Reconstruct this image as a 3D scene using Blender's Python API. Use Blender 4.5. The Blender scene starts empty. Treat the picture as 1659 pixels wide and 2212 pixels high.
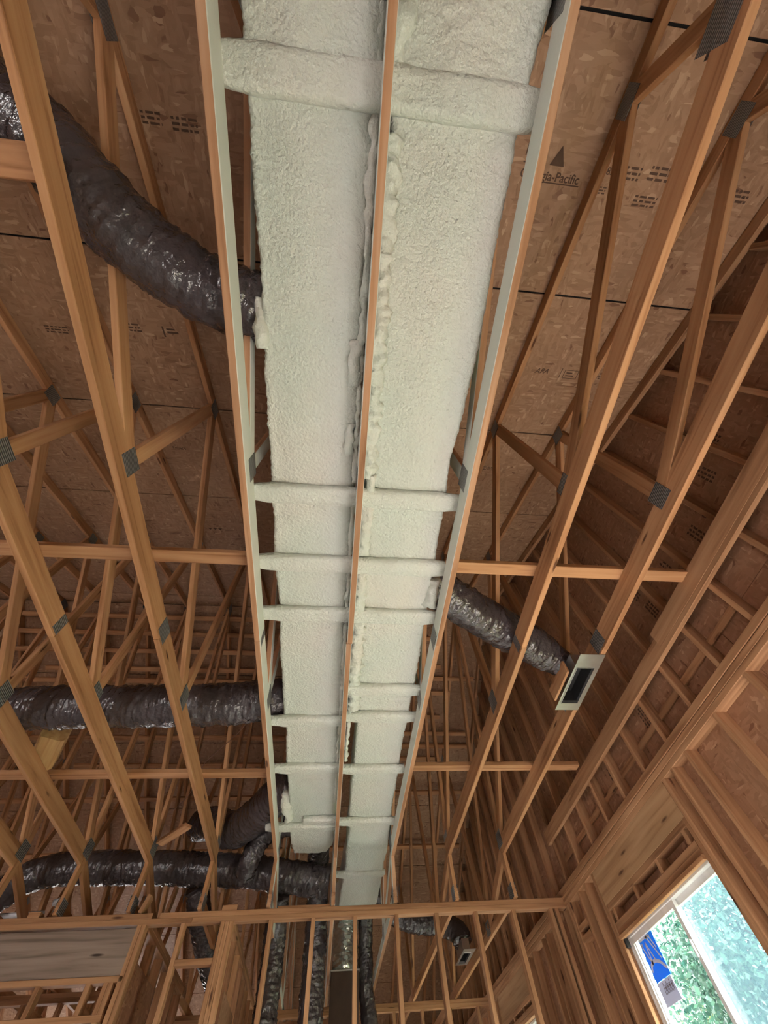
import bpy, bmesh, math, random
from mathutils import Vector, Matrix, noise

random.seed(7)
Z0 = 1.55                     # camera height above the floor; coordinates below are measured from the camera
S = bpy.context.scene
COL = S.collection

# ------------------------------------------------------------------ camera
W_PX, H_PX, F_PX = 1659, 2212, 830.0
CX, CY = 829.5, 1106.0
vy = Vector((668 - CX, 2690 - CY, F_PX)).normalized()
vz = Vector((778 - CX, 667 - CY, F_PX)); vz = (vz - vy * vz.dot(vy)).normalized()
vx = vy.cross(vz)
if vx.x < 0: vx = -vx
cam_d = bpy.data.cameras.new('camera')
cam_d.sensor_fit = 'AUTO'; cam_d.sensor_width = 36.0
cam_d.lens = F_PX * 36.0 / H_PX
cam_d.clip_start = 0.02; cam_d.clip_end = 300
cam = bpy.data.objects.new('camera', cam_d); COL.objects.link(cam)
right = Vector((vx.x, vy.x, vz.x)); down = Vector((vx.y, vy.y, vz.y)); fwd = Vector((vx.z, vy.z, vz.z))
m3 = Matrix((right, -down, -fwd)).transposed()
cam.matrix_world = Matrix.Translation((0, 0, Z0)) @ m3.to_4x4()
S.camera = cam

# ------------------------------------------------------------------ world, lights, exposure
S.view_settings.view_transform = 'Standard'
S.view_settings.look = 'None'
S.view_settings.gamma = 1.0
S.view_settings.use_curve_mapping = False
S.view_settings.exposure = 0.94
S.cycles.max_bounces = 7; S.cycles.glossy_bounces = 3; S.cycles.transmission_bounces = 4; S.cycles.use_adaptive_sampling = True; S.cycles.adaptive_threshold = 0.08; S.cycles.adaptive_min_samples = 20
w = bpy.data.worlds.new('sky'); S.world = w; w.use_nodes = True
nt = w.node_tree; nt.nodes.clear()
bg = nt.nodes.new('ShaderNodeBackground'); out = nt.nodes.new('ShaderNodeOutputWorld')
bg.inputs['Color'].default_value = (1.0, 0.965, 0.94, 1); bg.inputs['Strength'].default_value = 15.0
nt.links.new(bg.outputs[0], out.inputs[0])

def area(name, loc, rot, sx, sy, power, col=(1, 0.97, 0.93)):
    d = bpy.data.lights.new(name, 'AREA'); d.shape = 'RECTANGLE'; d.size = sx; d.size_y = sy
    d.energy = power; d.color = col
    o = bpy.data.objects.new(name, d); COL.objects.link(o)
    o.location = (loc[0], loc[1], loc[2] + Z0); o.rotation_euler = rot
    return o
R90 = math.pi / 2
# the only light is the sky and the sun; portals emit nothing, they guide the sky light through the wall openings
def portal(name, loc, rot, sx, sy):
    o = area(name, loc, rot, sx, sy, 1.0); o.data.cycles.is_portal = True
portal('added_opening_portal_offscreen', (2.53, 0.9, -0.52), (R90, 0, R90), 1.56, 1.95)  # guides sky light through the added, unseen opening
portal('window_1_portal', (2.53, 3.63, 0.25), (R90, 0, R90), 1.46, 1.6)
portal('window_2_portal', (2.53, 7.46, 0.27), (R90, 0, R90), 1.48, 1.63)
sun_d = bpy.data.lights.new('sun_offscreen', 'SUN'); sun_d.energy = 32.0; sun_d.angle = 0.02; sun_d.color = (1, 0.95, 0.86)
sun = bpy.data.objects.new('sun_offscreen', sun_d); COL.objects.link(sun)
sun.rotation_euler = Vector((-0.62, 0.16, -0.76)).to_track_quat('-Z', 'Y').to_euler()

# ------------------------------------------------------------------ materials
def newmat(name):
    m = bpy.data.materials.new(name); m.use_nodes = True
    t = m.node_tree; t.nodes.clear()
    o = t.nodes.new('ShaderNodeOutputMaterial'); p = t.nodes.new('ShaderNodeBsdfPrincipled')
    t.links.new(p.outputs[0], o.inputs[0])
    return m, t, p
def N(t, kind, **kw):
    n = t.nodes.new(kind)
    for k, v in kw.items(): setattr(n, k, v)
    return n
def ramp(t, stops):
    r = t.nodes.new('ShaderNodeValToRGB'); e = r.color_ramp.elements
    while len(e) > 1: e.remove(e[-1])
    e[0].position = stops[0][0]; e[0].color = (*stops[0][1], 1)
    for p, c in stops[1:]:
        x = e.new(p); x.color = (*c, 1)
    return r
def objcoord(t, scale, jitter=True):
    tc = N(t, 'ShaderNodeTexCoord'); mp = N(t, 'ShaderNodeMapping'); mp.inputs['Scale'].default_value = scale
    if jitter:
        oi = N(t, 'ShaderNodeObjectInfo')
        mul = N(t, 'ShaderNodeMath', operation='MULTIPLY'); mul.inputs[1].default_value = 37.0
        t.links.new(oi.outputs['Random'], mul.inputs[0])
        add = N(t, 'ShaderNodeVectorMath', operation='ADD')
        t.links.new(tc.outputs['Object'], add.inputs[0]); t.links.new(mul.outputs[0], add.inputs[1])
        t.links.new(add.outputs[0], mp.inputs['Vector'])
    else:
        t.links.new(tc.outputs['Object'], mp.inputs['Vector'])
    return mp
def mixc(t, fac, a, b, blend='MIX'):
    m = N(t, 'ShaderNodeMix', data_type='RGBA', blend_type=blend)
    for sock, v in ((m.inputs[0], fac), (m.inputs[6], a), (m.inputs[7], b)):
        if hasattr(v, 'node'): t.links.new(v, sock)
        elif isinstance(v, (int, float)): sock.default_value = v
        else: sock.default_value = (*v, 1)
    return m.outputs[2]

def wood_color(t, light, mid, dark, knots=True):
    mp = objcoord(t, (1.3, 26, 26))
    n1 = N(t, 'ShaderNodeTexNoise'); n1.inputs['Scale'].default_value = 1.0; n1.inputs['Detail'].default_value = 5; n1.inputs['Distortion'].default_value = 0.6
    t.links.new(mp.outputs[0], n1.inputs['Vector'])
    r1 = ramp(t, [(0.28, dark), (0.47, mid), (0.72, light)])
    t.links.new(n1.outputs['Fac'], r1.inputs[0])
    mp3 = objcoord(t, (0.55, 3.0, 3.0))
    n3 = N(t, 'ShaderNodeTexNoise'); n3.inputs['Scale'].default_value = 1.0; n3.inputs['Detail'].default_value = 2
    t.links.new(mp3.outputs[0], n3.inputs['Vector'])
    r3 = ramp(t, [(0.3, (0.72, 0.70, 0.68)), (0.6, (1.0, 1.0, 1.0))])
    t.links.new(n3.outputs['Fac'], r3.inputs[0])
    c = mixc(t, 1.0, r1.outputs[0], r3.outputs[0], 'MULTIPLY')
    if knots:
        mp2 = objcoord(t, (1.6, 9, 9))
        v = N(t, 'ShaderNodeTexVoronoi'); v.inputs['Scale'].default_value = 1.0
        t.links.new(mp2.outputs[0], v.inputs['Vector'])
        r2 = ramp(t, [(0.05, (1, 1, 1)), (0.11, (0, 0, 0))])
        t.links.new(v.outputs['Distance'], r2.inputs[0])
        c = mixc(t, r2.outputs[0], c, (dark[0] * 0.35, dark[1] * 0.3, dark[2] * 0.3))
    oi = N(t, 'ShaderNodeObjectInfo')
    r4 = ramp(t, [(0.0, (0.80, 0.78, 0.76)), (0.5, (0.95, 0.93, 0.90)), (1.0, (1.0, 1.0, 1.0))])
    t.links.new(oi.outputs['Random'], r4.inputs[0])
    c = mixc(t, 1.0, c, r4.outputs[0], 'MULTIPLY')
    return c, n1.outputs['Fac']
def bump(t, p, h, strength, dist):
    b = N(t, 'ShaderNodeBump'); b.inputs['Strength'].default_value = strength; b.inputs['Distance'].default_value = dist
    t.links.new(h, b.inputs['Height']); t.links.new(b.outputs[0], p.inputs['Normal'])
    return b

def wood(name, light, mid, dark, rough=0.7, knots=True):
    m, t, p = newmat(name)
    c, h = wood_color(t, light, mid, dark, knots)
    t.links.new(c, p.inputs['Base Color']); p.inputs['Roughness'].default_value = rough
    p.inputs['Specular IOR Level'].default_value = 0.25
    bump(t, p, h, 0.25, 0.002)
    return m
PINE = ((0.63, 0.365, 0.195), (0.54, 0.28, 0.14), (0.35, 0.16, 0.072))
M_PINE = wood('pine_lumber', *PINE)
M_STUD = wood('stud_lumber', (0.57, 0.33, 0.185), (0.47, 0.25, 0.132), (0.29, 0.14, 0.07))
M_HEADER = wood('weathered_header', (0.36, 0.28, 0.235), (0.29, 0.22, 0.18), (0.17, 0.125, 0.10))
M_BEAM = wood('header_beam', (0.58, 0.37, 0.215), (0.50, 0.30, 0.165), (0.38, 0.21, 0.11))

FOAM_A = (0.63, 0.65, 0.595); FOAM_B = (0.585, 0.635, 0.58); FOAM_C = (0.66, 0.635, 0.585)
def foam_color(t):
    mp = objcoord(t, (1, 1, 1), False)
    n = N(t, 'ShaderNodeTexNoise'); n.inputs['Scale'].default_value = 1.6; n.inputs['Detail'].default_value = 3
    t.links.new(mp.outputs[0], n.inputs['Vector'])
    r = ramp(t, [(0.30, FOAM_B), (0.5, FOAM_A), (0.72, FOAM_C)])
    t.links.new(n.outputs['Fac'], r.inputs[0])
    n2 = N(t, 'ShaderNodeTexNoise'); n2.inputs['Scale'].default_value = 62; n2.inputs['Detail'].default_value = 3; n2.inputs['Roughness'].default_value = 0.45
    t.links.new(mp.outputs[0], n2.inputs['Vector'])
    return r.outputs[0], n2.outputs['Fac']
def foam(name, b=1.0, dist=0.012):
    m, t, p = newmat(name)
    c, h = foam_color(t)
    t.links.new(c, p.inputs['Base Color']); p.inputs['Roughness'].default_value = 0.36
    p.inputs['Specular IOR Level'].default_value = 0.35
    bump(t, p, h, b, dist)
    return m
M_FOAM = foam('spray_foam')
M_BEAD = foam('spray_foam_bead', 0.8, 0.010)

# lumber with foam overspray on the faces that look towards the ducts (sign: +1 = faces towards +x, -1 = towards -x, 0 = both)
def overspray(name, sign):
    m, t, p = newmat(name)
    c, h = wood_color(t, (0.62, 0.38, 0.24), (0.52, 0.28, 0.155), (0.34, 0.165, 0.085))
    fc, fh = foam_color(t)
    g = N(t, 'ShaderNodeNewGeometry'); sx = N(t, 'ShaderNodeSeparateXYZ'); t.links.new(g.outputs['True Normal'], sx.inputs[0])
    if sign == 0:
        a = N(t, 'ShaderNodeMath', operation='ABSOLUTE'); t.links.new(sx.outputs[0], a.inputs[0])
    else:
        a = N(t, 'ShaderNodeMath', operation='MULTIPLY'); a.inputs[1].default_value = sign; t.links.new(sx.outputs[0], a.inputs[0])
    tc = N(t, 'ShaderNodeTexCoord')
    n = N(t, 'ShaderNodeTexNoise'); n.inputs['Scale'].default_value = 7; n.inputs['Detail'].default_value = 4
    t.links.new(tc.outputs['Object'], n.inputs['Vector'])
    ad = N(t, 'ShaderNodeMath', operation='MULTIPLY_ADD'); ad.inputs[1].default_value = 0.9
    t.links.new(n.outputs['Fac'], ad.inputs[0]); t.links.new(a.outputs[0], ad.inputs[2])
    r = ramp(t, [(0.80, (0, 0, 0)), (0.98, (1, 1, 1))]); t.links.new(ad.outputs[0], r.inputs[0])
    if sign == 0:
        r.color_ramp.elements[0].position = 0.72; r.color_ramp.elements[1].position = 0.95
    col = mixc(t, r.outputs[0], c, fc)
    t.links.new(col, p.inputs['Base Color']); p.inputs['Roughness'].default_value = 0.65
    p.inputs['Specular IOR Level'].default_value = 0.25
    bump(t, p, fh, 0.25, 0.004)
    return m
M_OVER_P = overspray('overspray_lumber_right_face', 1.0)
M_OVER_N = overspray('overspray_lumber_left_face', -1.0)
M_OVER_0 = overspray('overspray_lumber_both_faces', 0)

def osb(name, tint=(1, 1, 1)):
    m, t, p = newmat(name)
    cols = []
    for i, (sc, rot) in enumerate((((14, 60, 9), 0.5), ((52, 16, 9), 0.35), ((24, 40, 9), -0.6))):
        mp = objcoord(t, sc); mp.inputs['Rotation'].default_value = (0, 0, rot)
        ns = N(t, 'ShaderNodeTexNoise'); ns.inputs['Scale'].default_value = 0.7
        t.links.new(mp.outputs[0], ns.inputs['Vector'])
        mx = N(t, 'ShaderNodeMix', data_type='RGBA', blend_type='LINEAR_LIGHT'); mx.inputs[0].default_value = 0.5
        t.links.new(mp.outputs[0], mx.inputs[6]); t.links.new(ns.outputs['Color'], mx.inputs[7])
        v = N(t, 'ShaderNodeTexVoronoi'); v.inputs['Scale'].default_value = 1.0
        t.links.new(mx.outputs[2], v.inputs['Vector'])
        s = N(t, 'ShaderNodeSeparateColor'); t.links.new(v.outputs['Color'], s.inputs[0])
        cols.append((s.outputs[0], v.outputs['Distance']))
    mp = objcoord(t, (6, 6, 6))
    n = N(t, 'ShaderNodeTexNoise'); n.inputs['Scale'].default_value = 1.2; n.inputs['Detail'].default_value = 2
    t.links.new(mp.outputs[0], n.inputs['Vector'])
    r0 = ramp(t, [(0.44, (0, 0, 0)), (0.5, (1, 1, 1))]); t.links.new(n.outputs['Fac'], r0.inputs[0])
    r1 = ramp(t, [(0.56, (0, 0, 0)), (0.62, (1, 1, 1))]); t.links.new(n.outputs['Fac'], r1.inputs[0])
    a = mixc(t, r0.outputs[0], cols[0][0], cols[1][0]); b = mixc(t, r1.outputs[0], a, cols[2][0])
    cr = ramp(t, [(0.0, (0.21, 0.105, 0.06)), (0.06, (0.31, 0.175, 0.10)), (0.5, (0.36, 0.21, 0.125)), (0.9, (0.40, 0.24, 0.148)), (1.0, (0.50, 0.33, 0.21))])
    t.links.new(b, cr.inputs[0])
    c = mixc(t, 1.0, cr.outputs[0], tint, 'MULTIPLY')
    t.links.new(c, p.inputs['Base Color']); p.inputs['Roughness'].default_value = 0.6
    p.inputs['Specular IOR Level'].default_value = 0.3
    bump(t, p, b, 0.35, 0.003)
    return m
M_OSB = osb('osb_roof_sheathing')
M_OSBW = osb('osb_wall_sheathing', (0.98, 0.88, 0.86))

def plain(name, col, rough=0.5, metal=0.0, spec=0.5, bs=None, bstr=0.3, bdist=0.003, bvec=(1, 1, 1)):
    m, t, p = newmat(name)
    mp = objcoord(t, bvec)
    n = N(t, 'ShaderNodeTexNoise'); n.inputs['Scale'].default_value = bs or 12; n.inputs['Detail'].default_value = 3
    t.links.new(mp.outputs[0], n.inputs['Vector'])
    r = ramp(t, [(0.3, tuple(c * 0.82 for c in col)), (0.7, col)]); t.links.new(n.outputs['Fac'], r.inputs[0])
    t.links.new(r.outputs[0], p.inputs['Base Color'])
    p.inputs['Roughness'].default_value = rough; p.inputs['Metallic'].default_value = metal; p.inputs['Specular IOR Level'].default_value = spec
    if bs: bump(t, p, n.outputs['Fac'], bstr, bdist)
    return m
M_FLEX = plain('black_duct_jacket', (0.065, 0.053, 0.058), 0.20, 0, 0.8, 30, 0.8, 0.014)
M_GALV = plain('galvanised_sheet', (0.62, 0.62, 0.62), 0.32, 0.9, 0.5, 8, 0.05, 0.002)
M_FOIL = plain('silver_foil_wrap', (0.62, 0.66, 0.63), 0.22, 0.75, 0.5, 9, 0.7, 0.03)
M_VINYL = plain('white_vinyl', (0.78, 0.77, 0.78), 0.4)
def paper(name, col, tr=0.16):
    m, t, p = newmat(name)
    n = N(t, 'ShaderNodeTexNoise'); n.inputs['Scale'].default_value = 40
    r = ramp(t, [(0.3, tuple(c * 0.9 for c in col)), (0.7, col)]); t.links.new(n.outputs['Fac'], r.inputs[0])
    t.links.new(r.outputs[0], p.inputs['Base Color']); p.inputs['Roughness'].default_value = 0.6
    tl = N(t, 'ShaderNodeBsdfTranslucent'); t.links.new(r.outputs[0], tl.inputs[0])
    mx = N(t, 'ShaderNodeMixShader'); mx.inputs[0].default_value = tr
    o = [q for q in t.nodes if q.type == 'OUTPUT_MATERIAL'][0]
    t.links.new(p.outputs[0], mx.inputs[1]); t.links.new(tl.outputs[0], mx.inputs[2]); t.links.new(mx.outputs[0], o.inputs[0])
    return m
M_BLUE = paper('blue_print', (0.015, 0.27, 0.80)); M_WHITE = paper('white_print', (0.85, 0.87, 0.9), 0.3); M_GREY = paper('grey_label', (0.50, 0.51, 0.62))
M_INK = plain('black_ink', (0.125, 0.075, 0.052), 0.8, 0, 0.1)
M_LIGHT_BLOCK = plain('light_block_backing', (0.02, 0.018, 0.018), 0.9, 0, 0.1)  # dark backing for the sheets added to stop daylight leaks
M_DARK = plain('dark_box', (0.10, 0.065, 0.05), 0.7, 0, 0.2)
M_PVC = plain('white_pvc', (0.75, 0.76, 0.8), 0.35)
M_FLOOR = plain('concrete_slab', (0.56, 0.54, 0.52), 0.8, 0, 0.2, 4, 0.05)
M_GRASS = plain('lawn', (0.10, 0.11, 0.05), 0.9, 0, 0.1)
M_BARK = plain('bark', (0.16, 0.12, 0.09), 0.9, 0, 0.1)
M_WIRE = plain('brown_wire', (0.30, 0.14, 0.09), 0.5)
M_BLACK = plain('matte_black', (0.02, 0.02, 0.022), 0.6)  # plain black for the corner block and the boot liners
def gusset():
    m, t, p = newmat('gusset_plate_steel')
    tc = N(t, 'ShaderNodeTexCoord')
    wv = N(t, 'ShaderNodeTexWave', wave_type='BANDS', bands_direction='Y'); wv.inputs['Scale'].default_value = 26
    wv.inputs['Distortion'].default_value = 0.3
    t.links.new(tc.outputs['Object'], wv.inputs['Vector'])
    r = ramp(t, [(0.35, (0.10, 0.10, 0.105)), (0.6, (0.34, 0.345, 0.35))]); t.links.new(wv.outputs['Fac'], r.inputs[0])
    t.links.new(r.outputs[0], p.inputs['Base Color']); p.inputs['Metallic'].default_value = 0.55; p.inputs['Roughness'].default_value = 0.45
    bump(t, p, wv.outputs['Fac'], 0.6, 0.003)
    return m
M_GUSSET = gusset()
def glass():
    m = bpy.data.materials.new('window_glass'); m.use_nodes = True; t = m.node_tree; t.nodes.clear()
    o = N(t, 'ShaderNodeOutputMaterial'); mx = N(t, 'ShaderNodeMixShader'); tr = N(t, 'ShaderNodeBsdfTransparent'); gl = N(t, 'ShaderNodeBsdfGlossy')
    tr.inputs[0].default_value = (0.93, 0.98, 0.98, 1); gl.inputs['Roughness'].default_value = 0.03; mx.inputs[0].default_value = 0.06
    t.links.new(tr.outputs[0], mx.inputs[1]); t.links.new(gl.outputs[0], mx.inputs[2]); t.links.new(mx.outputs[0], o.inputs[0])
    return m
M_GLASS = glass()
def screen():
    m = bpy.data.materials.new('insect_screen_mesh'); m.use_nodes = True; t = m.node_tree; t.nodes.clear()
    o = N(t, 'ShaderNodeOutputMaterial'); mx = N(t, 'ShaderNodeMixShader'); tr = N(t, 'ShaderNodeBsdfTransparent'); df = N(t, 'ShaderNodeBsdfTranslucent')
    df.inputs[0].default_value = (0.035, 0.055, 0.07, 1); mx.inputs[0].default_value = 0.25
    t.links.new(tr.outputs[0], mx.inputs[1]); t.links.new(df.outputs[0], mx.inputs[2]); t.links.new(mx.outputs[0], o.inputs[0])
    return m
M_SCREEN = screen()
def leafmat(name, a, b):
    m, t, p = newmat(name)
    g = N(t, 'ShaderNodeNewGeometry')
    r = ramp(t, [(0, a), (1, b)]); t.links.new(g.outputs['Random Per Island'], r.inputs[0])
    t.links.new(r.outputs[0], p.inputs['Base Color']); p.inputs['Roughness'].default_value = 0.5
    tl = N(t, 'ShaderNodeBsdfTranslucent'); t.links.new(r.outputs[0], tl.inputs[0])
    mx = N(t, 'ShaderNodeMixShader'); mx.inputs[0].default_value = 0.45
    o = [n for n in t.nodes if n.type == 'OUTPUT_MATERIAL'][0]
    t.links.new(p.outputs[0], mx.inputs[1]); t.links.new(tl.outputs[0], mx.inputs[2]); t.links.new(mx.outputs[0], o.inputs[0])
    return m
M_LEAF = leafmat('leaves', (0.014, 0.050, 0.042), (0.060, 0.125, 0.088))
M_LEAF2 = leafmat('yellow_leaves', (0.04, 0.07, 0.030), (0.12, 0.15, 0.062))

# ------------------------------------------------------------------ helpers
WM = {}
def link(o, parent=None, M=None):
    COL.objects.link(o)
    M = M or Matrix.Identity(4)
    WM[o.name] = M
    if parent is not None:
        o.parent = parent
        o.matrix_local = WM[parent.name].inverted() @ M
    else:
        o.matrix_local = M
    return o
def tag(o, label=None, cat=None, group=None, kind=None):
    if label: o['label'] = label
    if cat: o['category'] = cat
    if group: o['group'] = group
    if kind: o['kind'] = kind
    return o
def thing(name, loc, label, cat, group=None, kind=None):
    o = bpy.data.objects.new(name, None); o.empty_display_size = 0.1
    link(o, None, Matrix.Translation((loc[0], loc[1], loc[2] + Z0)))
    return tag(o, label, cat, group, kind)
def struct(name, loc=(0, 0, 0)):
    o = bpy.data.objects.new(name, None); link(o, None, Matrix.Translation((loc[0], loc[1], loc[2] + Z0)))
    o['kind'] = 'structure'
    return o

MESHES = {}
def prism_mesh(L, W, T, ch=0.003):
    """board: length along local x, width local y, thickness local z, long edges eased"""
    key = (round(L, 4), round(W, 4), round(T, 4), ch)
    if key in MESHES: return MESHES[key]
    hl, hw, ht = L / 2, W / 2, T / 2; c = min(ch, ht * 0.45, hw * 0.45)
    prof = [(-hw + c, -ht), (hw - c, -ht), (hw, -ht + c), (hw, ht - c), (hw - c, ht), (-hw + c, ht), (-hw, ht - c), (-hw, -ht + c)]
    vs = [(-hl, a, b) for a, b in prof] + [(hl, a, b) for a, b in prof]
    fs = [(i, (i + 1) % 8, 8 + (i + 1) % 8, 8 + i) for i in range(8)] + [tuple(range(7, -1, -1)), tuple(range(8, 16))]
    fs = [tuple(reversed(f)) for f in fs]
    me = bpy.data.meshes.new('board'); me.from_pydata(vs, [], fs); me.update()
    bm = bmesh.new(); bm.from_mesh(me); bmesh.ops.recalc_face_normals(bm, faces=bm.faces); bm.to_mesh(me); bm.free()
    MESHES[key] = me
    return me
def board(name, p0, p1, W, T, wdir, mat, parent=None, ch=0.003, ext=0.0):
    """board from p0 to p1 (axis), W along wdir, T across"""
    p0 = Vector(p0); p1 = Vector(p1); d = p1 - p0; L = d.length; x = d / L
    if ext: p0 -= x * ext; p1 += x * ext; L += 2 * ext
    y = Vector(wdir); y = (y - x * y.dot(x)).normalized(); z = x.cross(y)
    M = Matrix((x, y, z)).transposed().to_4x4(); c = (p0 + p1) / 2; M.translation = (c.x, c.y, c.z + Z0)
    me = prism_mesh(L, W, T, ch)
    if me.materials and me.materials[0] != mat:
        me = me.copy(); me.materials.clear()
    if not me.materials: me.materials.append(mat)
    o = bpy.data.objects.new(name, me)
    return link(o, parent, M)
def meshobj(name, vs, fs, mat, parent=None, smooth=True, origin=None):
    org = Vector(origin) if origin else sum((Vector(v) for v in vs), Vector()) / len(vs)
    me = bpy.data.meshes.new(name); me.from_pydata([tuple(Vector(v) - org) for v in vs], [], fs)
    me.materials.append(mat)
    bm = bmesh.new(); bm.from_mesh(me); bmesh.ops.recalc_face_normals(bm, faces=bm.faces); bm.to_mesh(me); bm.free()
    if smooth: me.polygons.foreach_set('use_smooth', [True] * len(me.polygons))
    me.update()
    o = bpy.data.objects.new(name, me)
    return link(o, parent, Matrix.Translation((org.x, org.y, org.z + Z0)))
def boxes_mesh(name, boxes, mat, parent=None):
    vs = []; fs = []
    for (x0, x1, y0, y1, z0, z1) in boxes:
        b = len(vs)
        vs += [(x, y, z) for z in (z0, z1) for y in (y0, y1) for x in (x0, x1)]
        fs += [tuple(b + i for i in f) for f in ((0, 2, 3, 1), (4, 5, 7, 6), (0, 1, 5, 4), (2, 6, 7, 3), (0, 4, 6, 2), (1, 3, 7, 5))]
    return meshobj(name, vs, fs, mat, parent, False)
def catmull(pts, n):
    P = [Vector(p) for p in pts]; P = [P[0] * 2 - P[1]] + P + [P[-1] * 2 - P[-2]]
    out = []
    for i in range(1, len(P) - 2):
        for k in range(n):
            t = k / n; a, b, c, d = P[i - 1], P[i], P[i + 1], P[i + 2]
            out.append(0.5 * ((2 * b) + (c - a) * t + (2 * a - 5 * b + 4 * c - d) * t * t + (3 * b - a - 3 * c + d) * t ** 3))
    out.append(P[-2]); return out
def resample(pts, step):
    out = [pts[0]]; acc = 0
    for a, b in zip(pts, pts[1:]):
        L = (b - a).length
        if L == 0: continue
        while acc + L >= step:
            t = (step - acc) / L; a = a.lerp(b, t); out.append(a.copy()); L = (b - a).length; acc = 0
        acc += L
    if (out[-1] - pts[-1]).length > step * 0.3: out.append(pts[-1])
    return out
def sweep(name, pts, ringfn, mat, parent=None, up=(0, 0, 1), cap=True):
    """ringfn(i, s, centre, side, up) -> list of points"""
    vs = []; fs = []; s = 0; prev = None; n = None; upv = Vector(up); side = None
    for i, p in enumerate(pts):
        if prev is not None: s += (p - prev).length
        tg = (pts[min(i + 1, len(pts) - 1)] - pts[max(i - 1, 0)]).normalized()
        if side is None:
            side = tg.cross(upv)
            if side.length < 1e-3: side = tg.cross(Vector((1, 0, 0)))
            side.normalize()
        else:
            side = (side - tg * side.dot(tg)).normalized()
        u = side.cross(tg)
        ring = ringfn(i, s, p, side, u)
        n = len(ring); vs += ring; prev = p
    m = len(pts)
    for i in range(m - 1):
        for k in range(n):
            a = i * n + k; b = i * n + (k + 1) % n
            fs.append((a, b, b + n, a + n))
    if cap:
        for base in (0, (m - 1) * n):
            c = sum((Vector(v) for v in vs[base:base + n]), Vector()) / n
            vs.append(c); ci = len(vs) - 1
            fs += [(base + k, base + (k + 1) % n, ci) for k in range(n)]
    return meshobj(name, vs, fs, mat, parent)
def fn(p, sc): return noise.noise(Vector(p) * sc)

# ------------------------------------------------------------------ roof geometry
RA, RS, RIDGE = 3.10, 0.4167, 4.5
ZR = RA + RS * RIDGE
CS = 1 / math.sqrt(1 + RS * RS)
def zroof(y): return RA + RS * y if y <= RIDGE else ZR - RS * (y - RIDGE)
HC = 1.90                                   # underside of the raised bottom chords
LOWZ = 1.54                                 # top of the wall plates and underside of the low chords
XL, XG = -7.4, 2.40                          # left gable and window-wall gable
EAVE0, EAVE1 = -4.3, 13.3

# ---- roof deck: every OSB panel is a part
roof = struct('ceiling'); roof['label'] = 'sloping roof deck of brown strand board panels above the trusses'
def deck_panel(x0, x1, y0, y1):
    g = 0.006
    ym = (y0 + y1) / 2; s = RS if ym <= RIDGE else -RS
    n = Vector((0, -s, 1)).normalized() * 0.0065
    p0 = Vector((x0 + g / 2, ym, zroof(ym))) + n; p1 = Vector((x1 - g / 2, ym, zroof(ym))) + n
    return board('osb_panel', p0, p1, (y1 - y0) / CS - 2 * g, 0.013, (0, 1, s), M_OSB, roof, 0.001)
rows = [-4.3, -3.50, -2.40, -1.294, -0.204, 0.90, 1.99, 3.09, 4.19, 4.5]
k = 4.5; far_rows = [4.5]
while far_rows[-1] + 1.1 < EAVE1: far_rows.append(far_rows[-1] + 1.1)
far_rows.append(EAVE1)
PANELS = {}
for ri, (ya, yb) in enumerate(list(zip(rows, rows[1:])) + list(zip(far_rows, far_rows[1:]))):
    xs = [XL] + ([-5.0, -2.485, 0.05] if ri % 2 else [-6.26, -3.74, -1.205, 1.29]) + [XG + 0.13]
    for xa, xb in zip(xs, xs[1:]): PANELS[(ri, round(xa, 2))] = (deck_panel(xa, xb, ya, yb), xa, xb)
for (ya, yb) in ((EAVE0, RIDGE), (RIDGE, EAVE1)):
    s = RS if yb <= RIDGE else -RS
    n = Vector((0, -s, 1)).normalized() * 0.018
    za, zb = zroof(ya), zroof(yb)
    ym = (ya + yb) / 2
    board('light_block_backing', Vector((XL, ym, zroof(ym))) + n, Vector((XG + 0.14, ym, zroof(ym))) + n, (yb - ya) / CS, 0.006, (0, 1, s), M_LIGHT_BLOCK, roof, 0.001)  # unseen backing added above the deck joints to keep daylight out

board('ridge_light_block', (XL, RIDGE, ZR + 0.03), (XG + 0.14, RIDGE, ZR + 0.03), 0.30, 0.02, (0, 1, 0), M_LIGHT_BLOCK, roof, 0.001)  # unseen strip added over the ridge gap to block daylight

# ---- floor and unseen enclosing walls with their openings
fl = boxes_mesh('floor', [(XL - 0.1, XG + 0.1, -4.1, 13.1, -Z0 - 0.1, -Z0)], M_FLOOR); fl['kind'] = 'structure'
def wall_y(name, y, openings, z1):
    bs = []; xs = XL
    for (a, b, c, d) in openings:
        bs.append((xs, a, y, y + 0.1, -Z0, z1)); bs.append((a, b, y, y + 0.1, d, z1))
        if c > -Z0 + 0.01: bs.append((a, b, y, y + 0.1, -Z0, c))
        xs = b
    bs.append((xs, XG + 0.09, y, y + 0.1, -Z0, z1))
    o = boxes_mesh(name, bs, M_OSBW); o['kind'] = 'structure'; return o
wall_y('wall_front', -4.1, [(-5.8, -4.6, -1.45, 0.6)], 1.38)
wall_y('wall_far', 13.0, [(-5.0, -3.6, -0.6, 0.7)], 1.42)
wl = [(XL, -4.1, -Z0), (XL, 13.1, -Z0), (XL, 13.1, zroof(13.1)), (XL, RIDGE, ZR), (XL, -4.1, zroof(-4.1))]
vs = wl + [(XL - 0.1, y, z) for x, y, z in wl]
o = meshobj('wall_left', vs, [(0, 1, 2, 3, 4), (5, 6, 7, 8, 9)] + [(i, (i + 1) % 5, 5 + (i + 1) % 5, 5 + i) for i in range(5)], M_OSBW, None, False); o['kind'] = 'structure'

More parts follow.
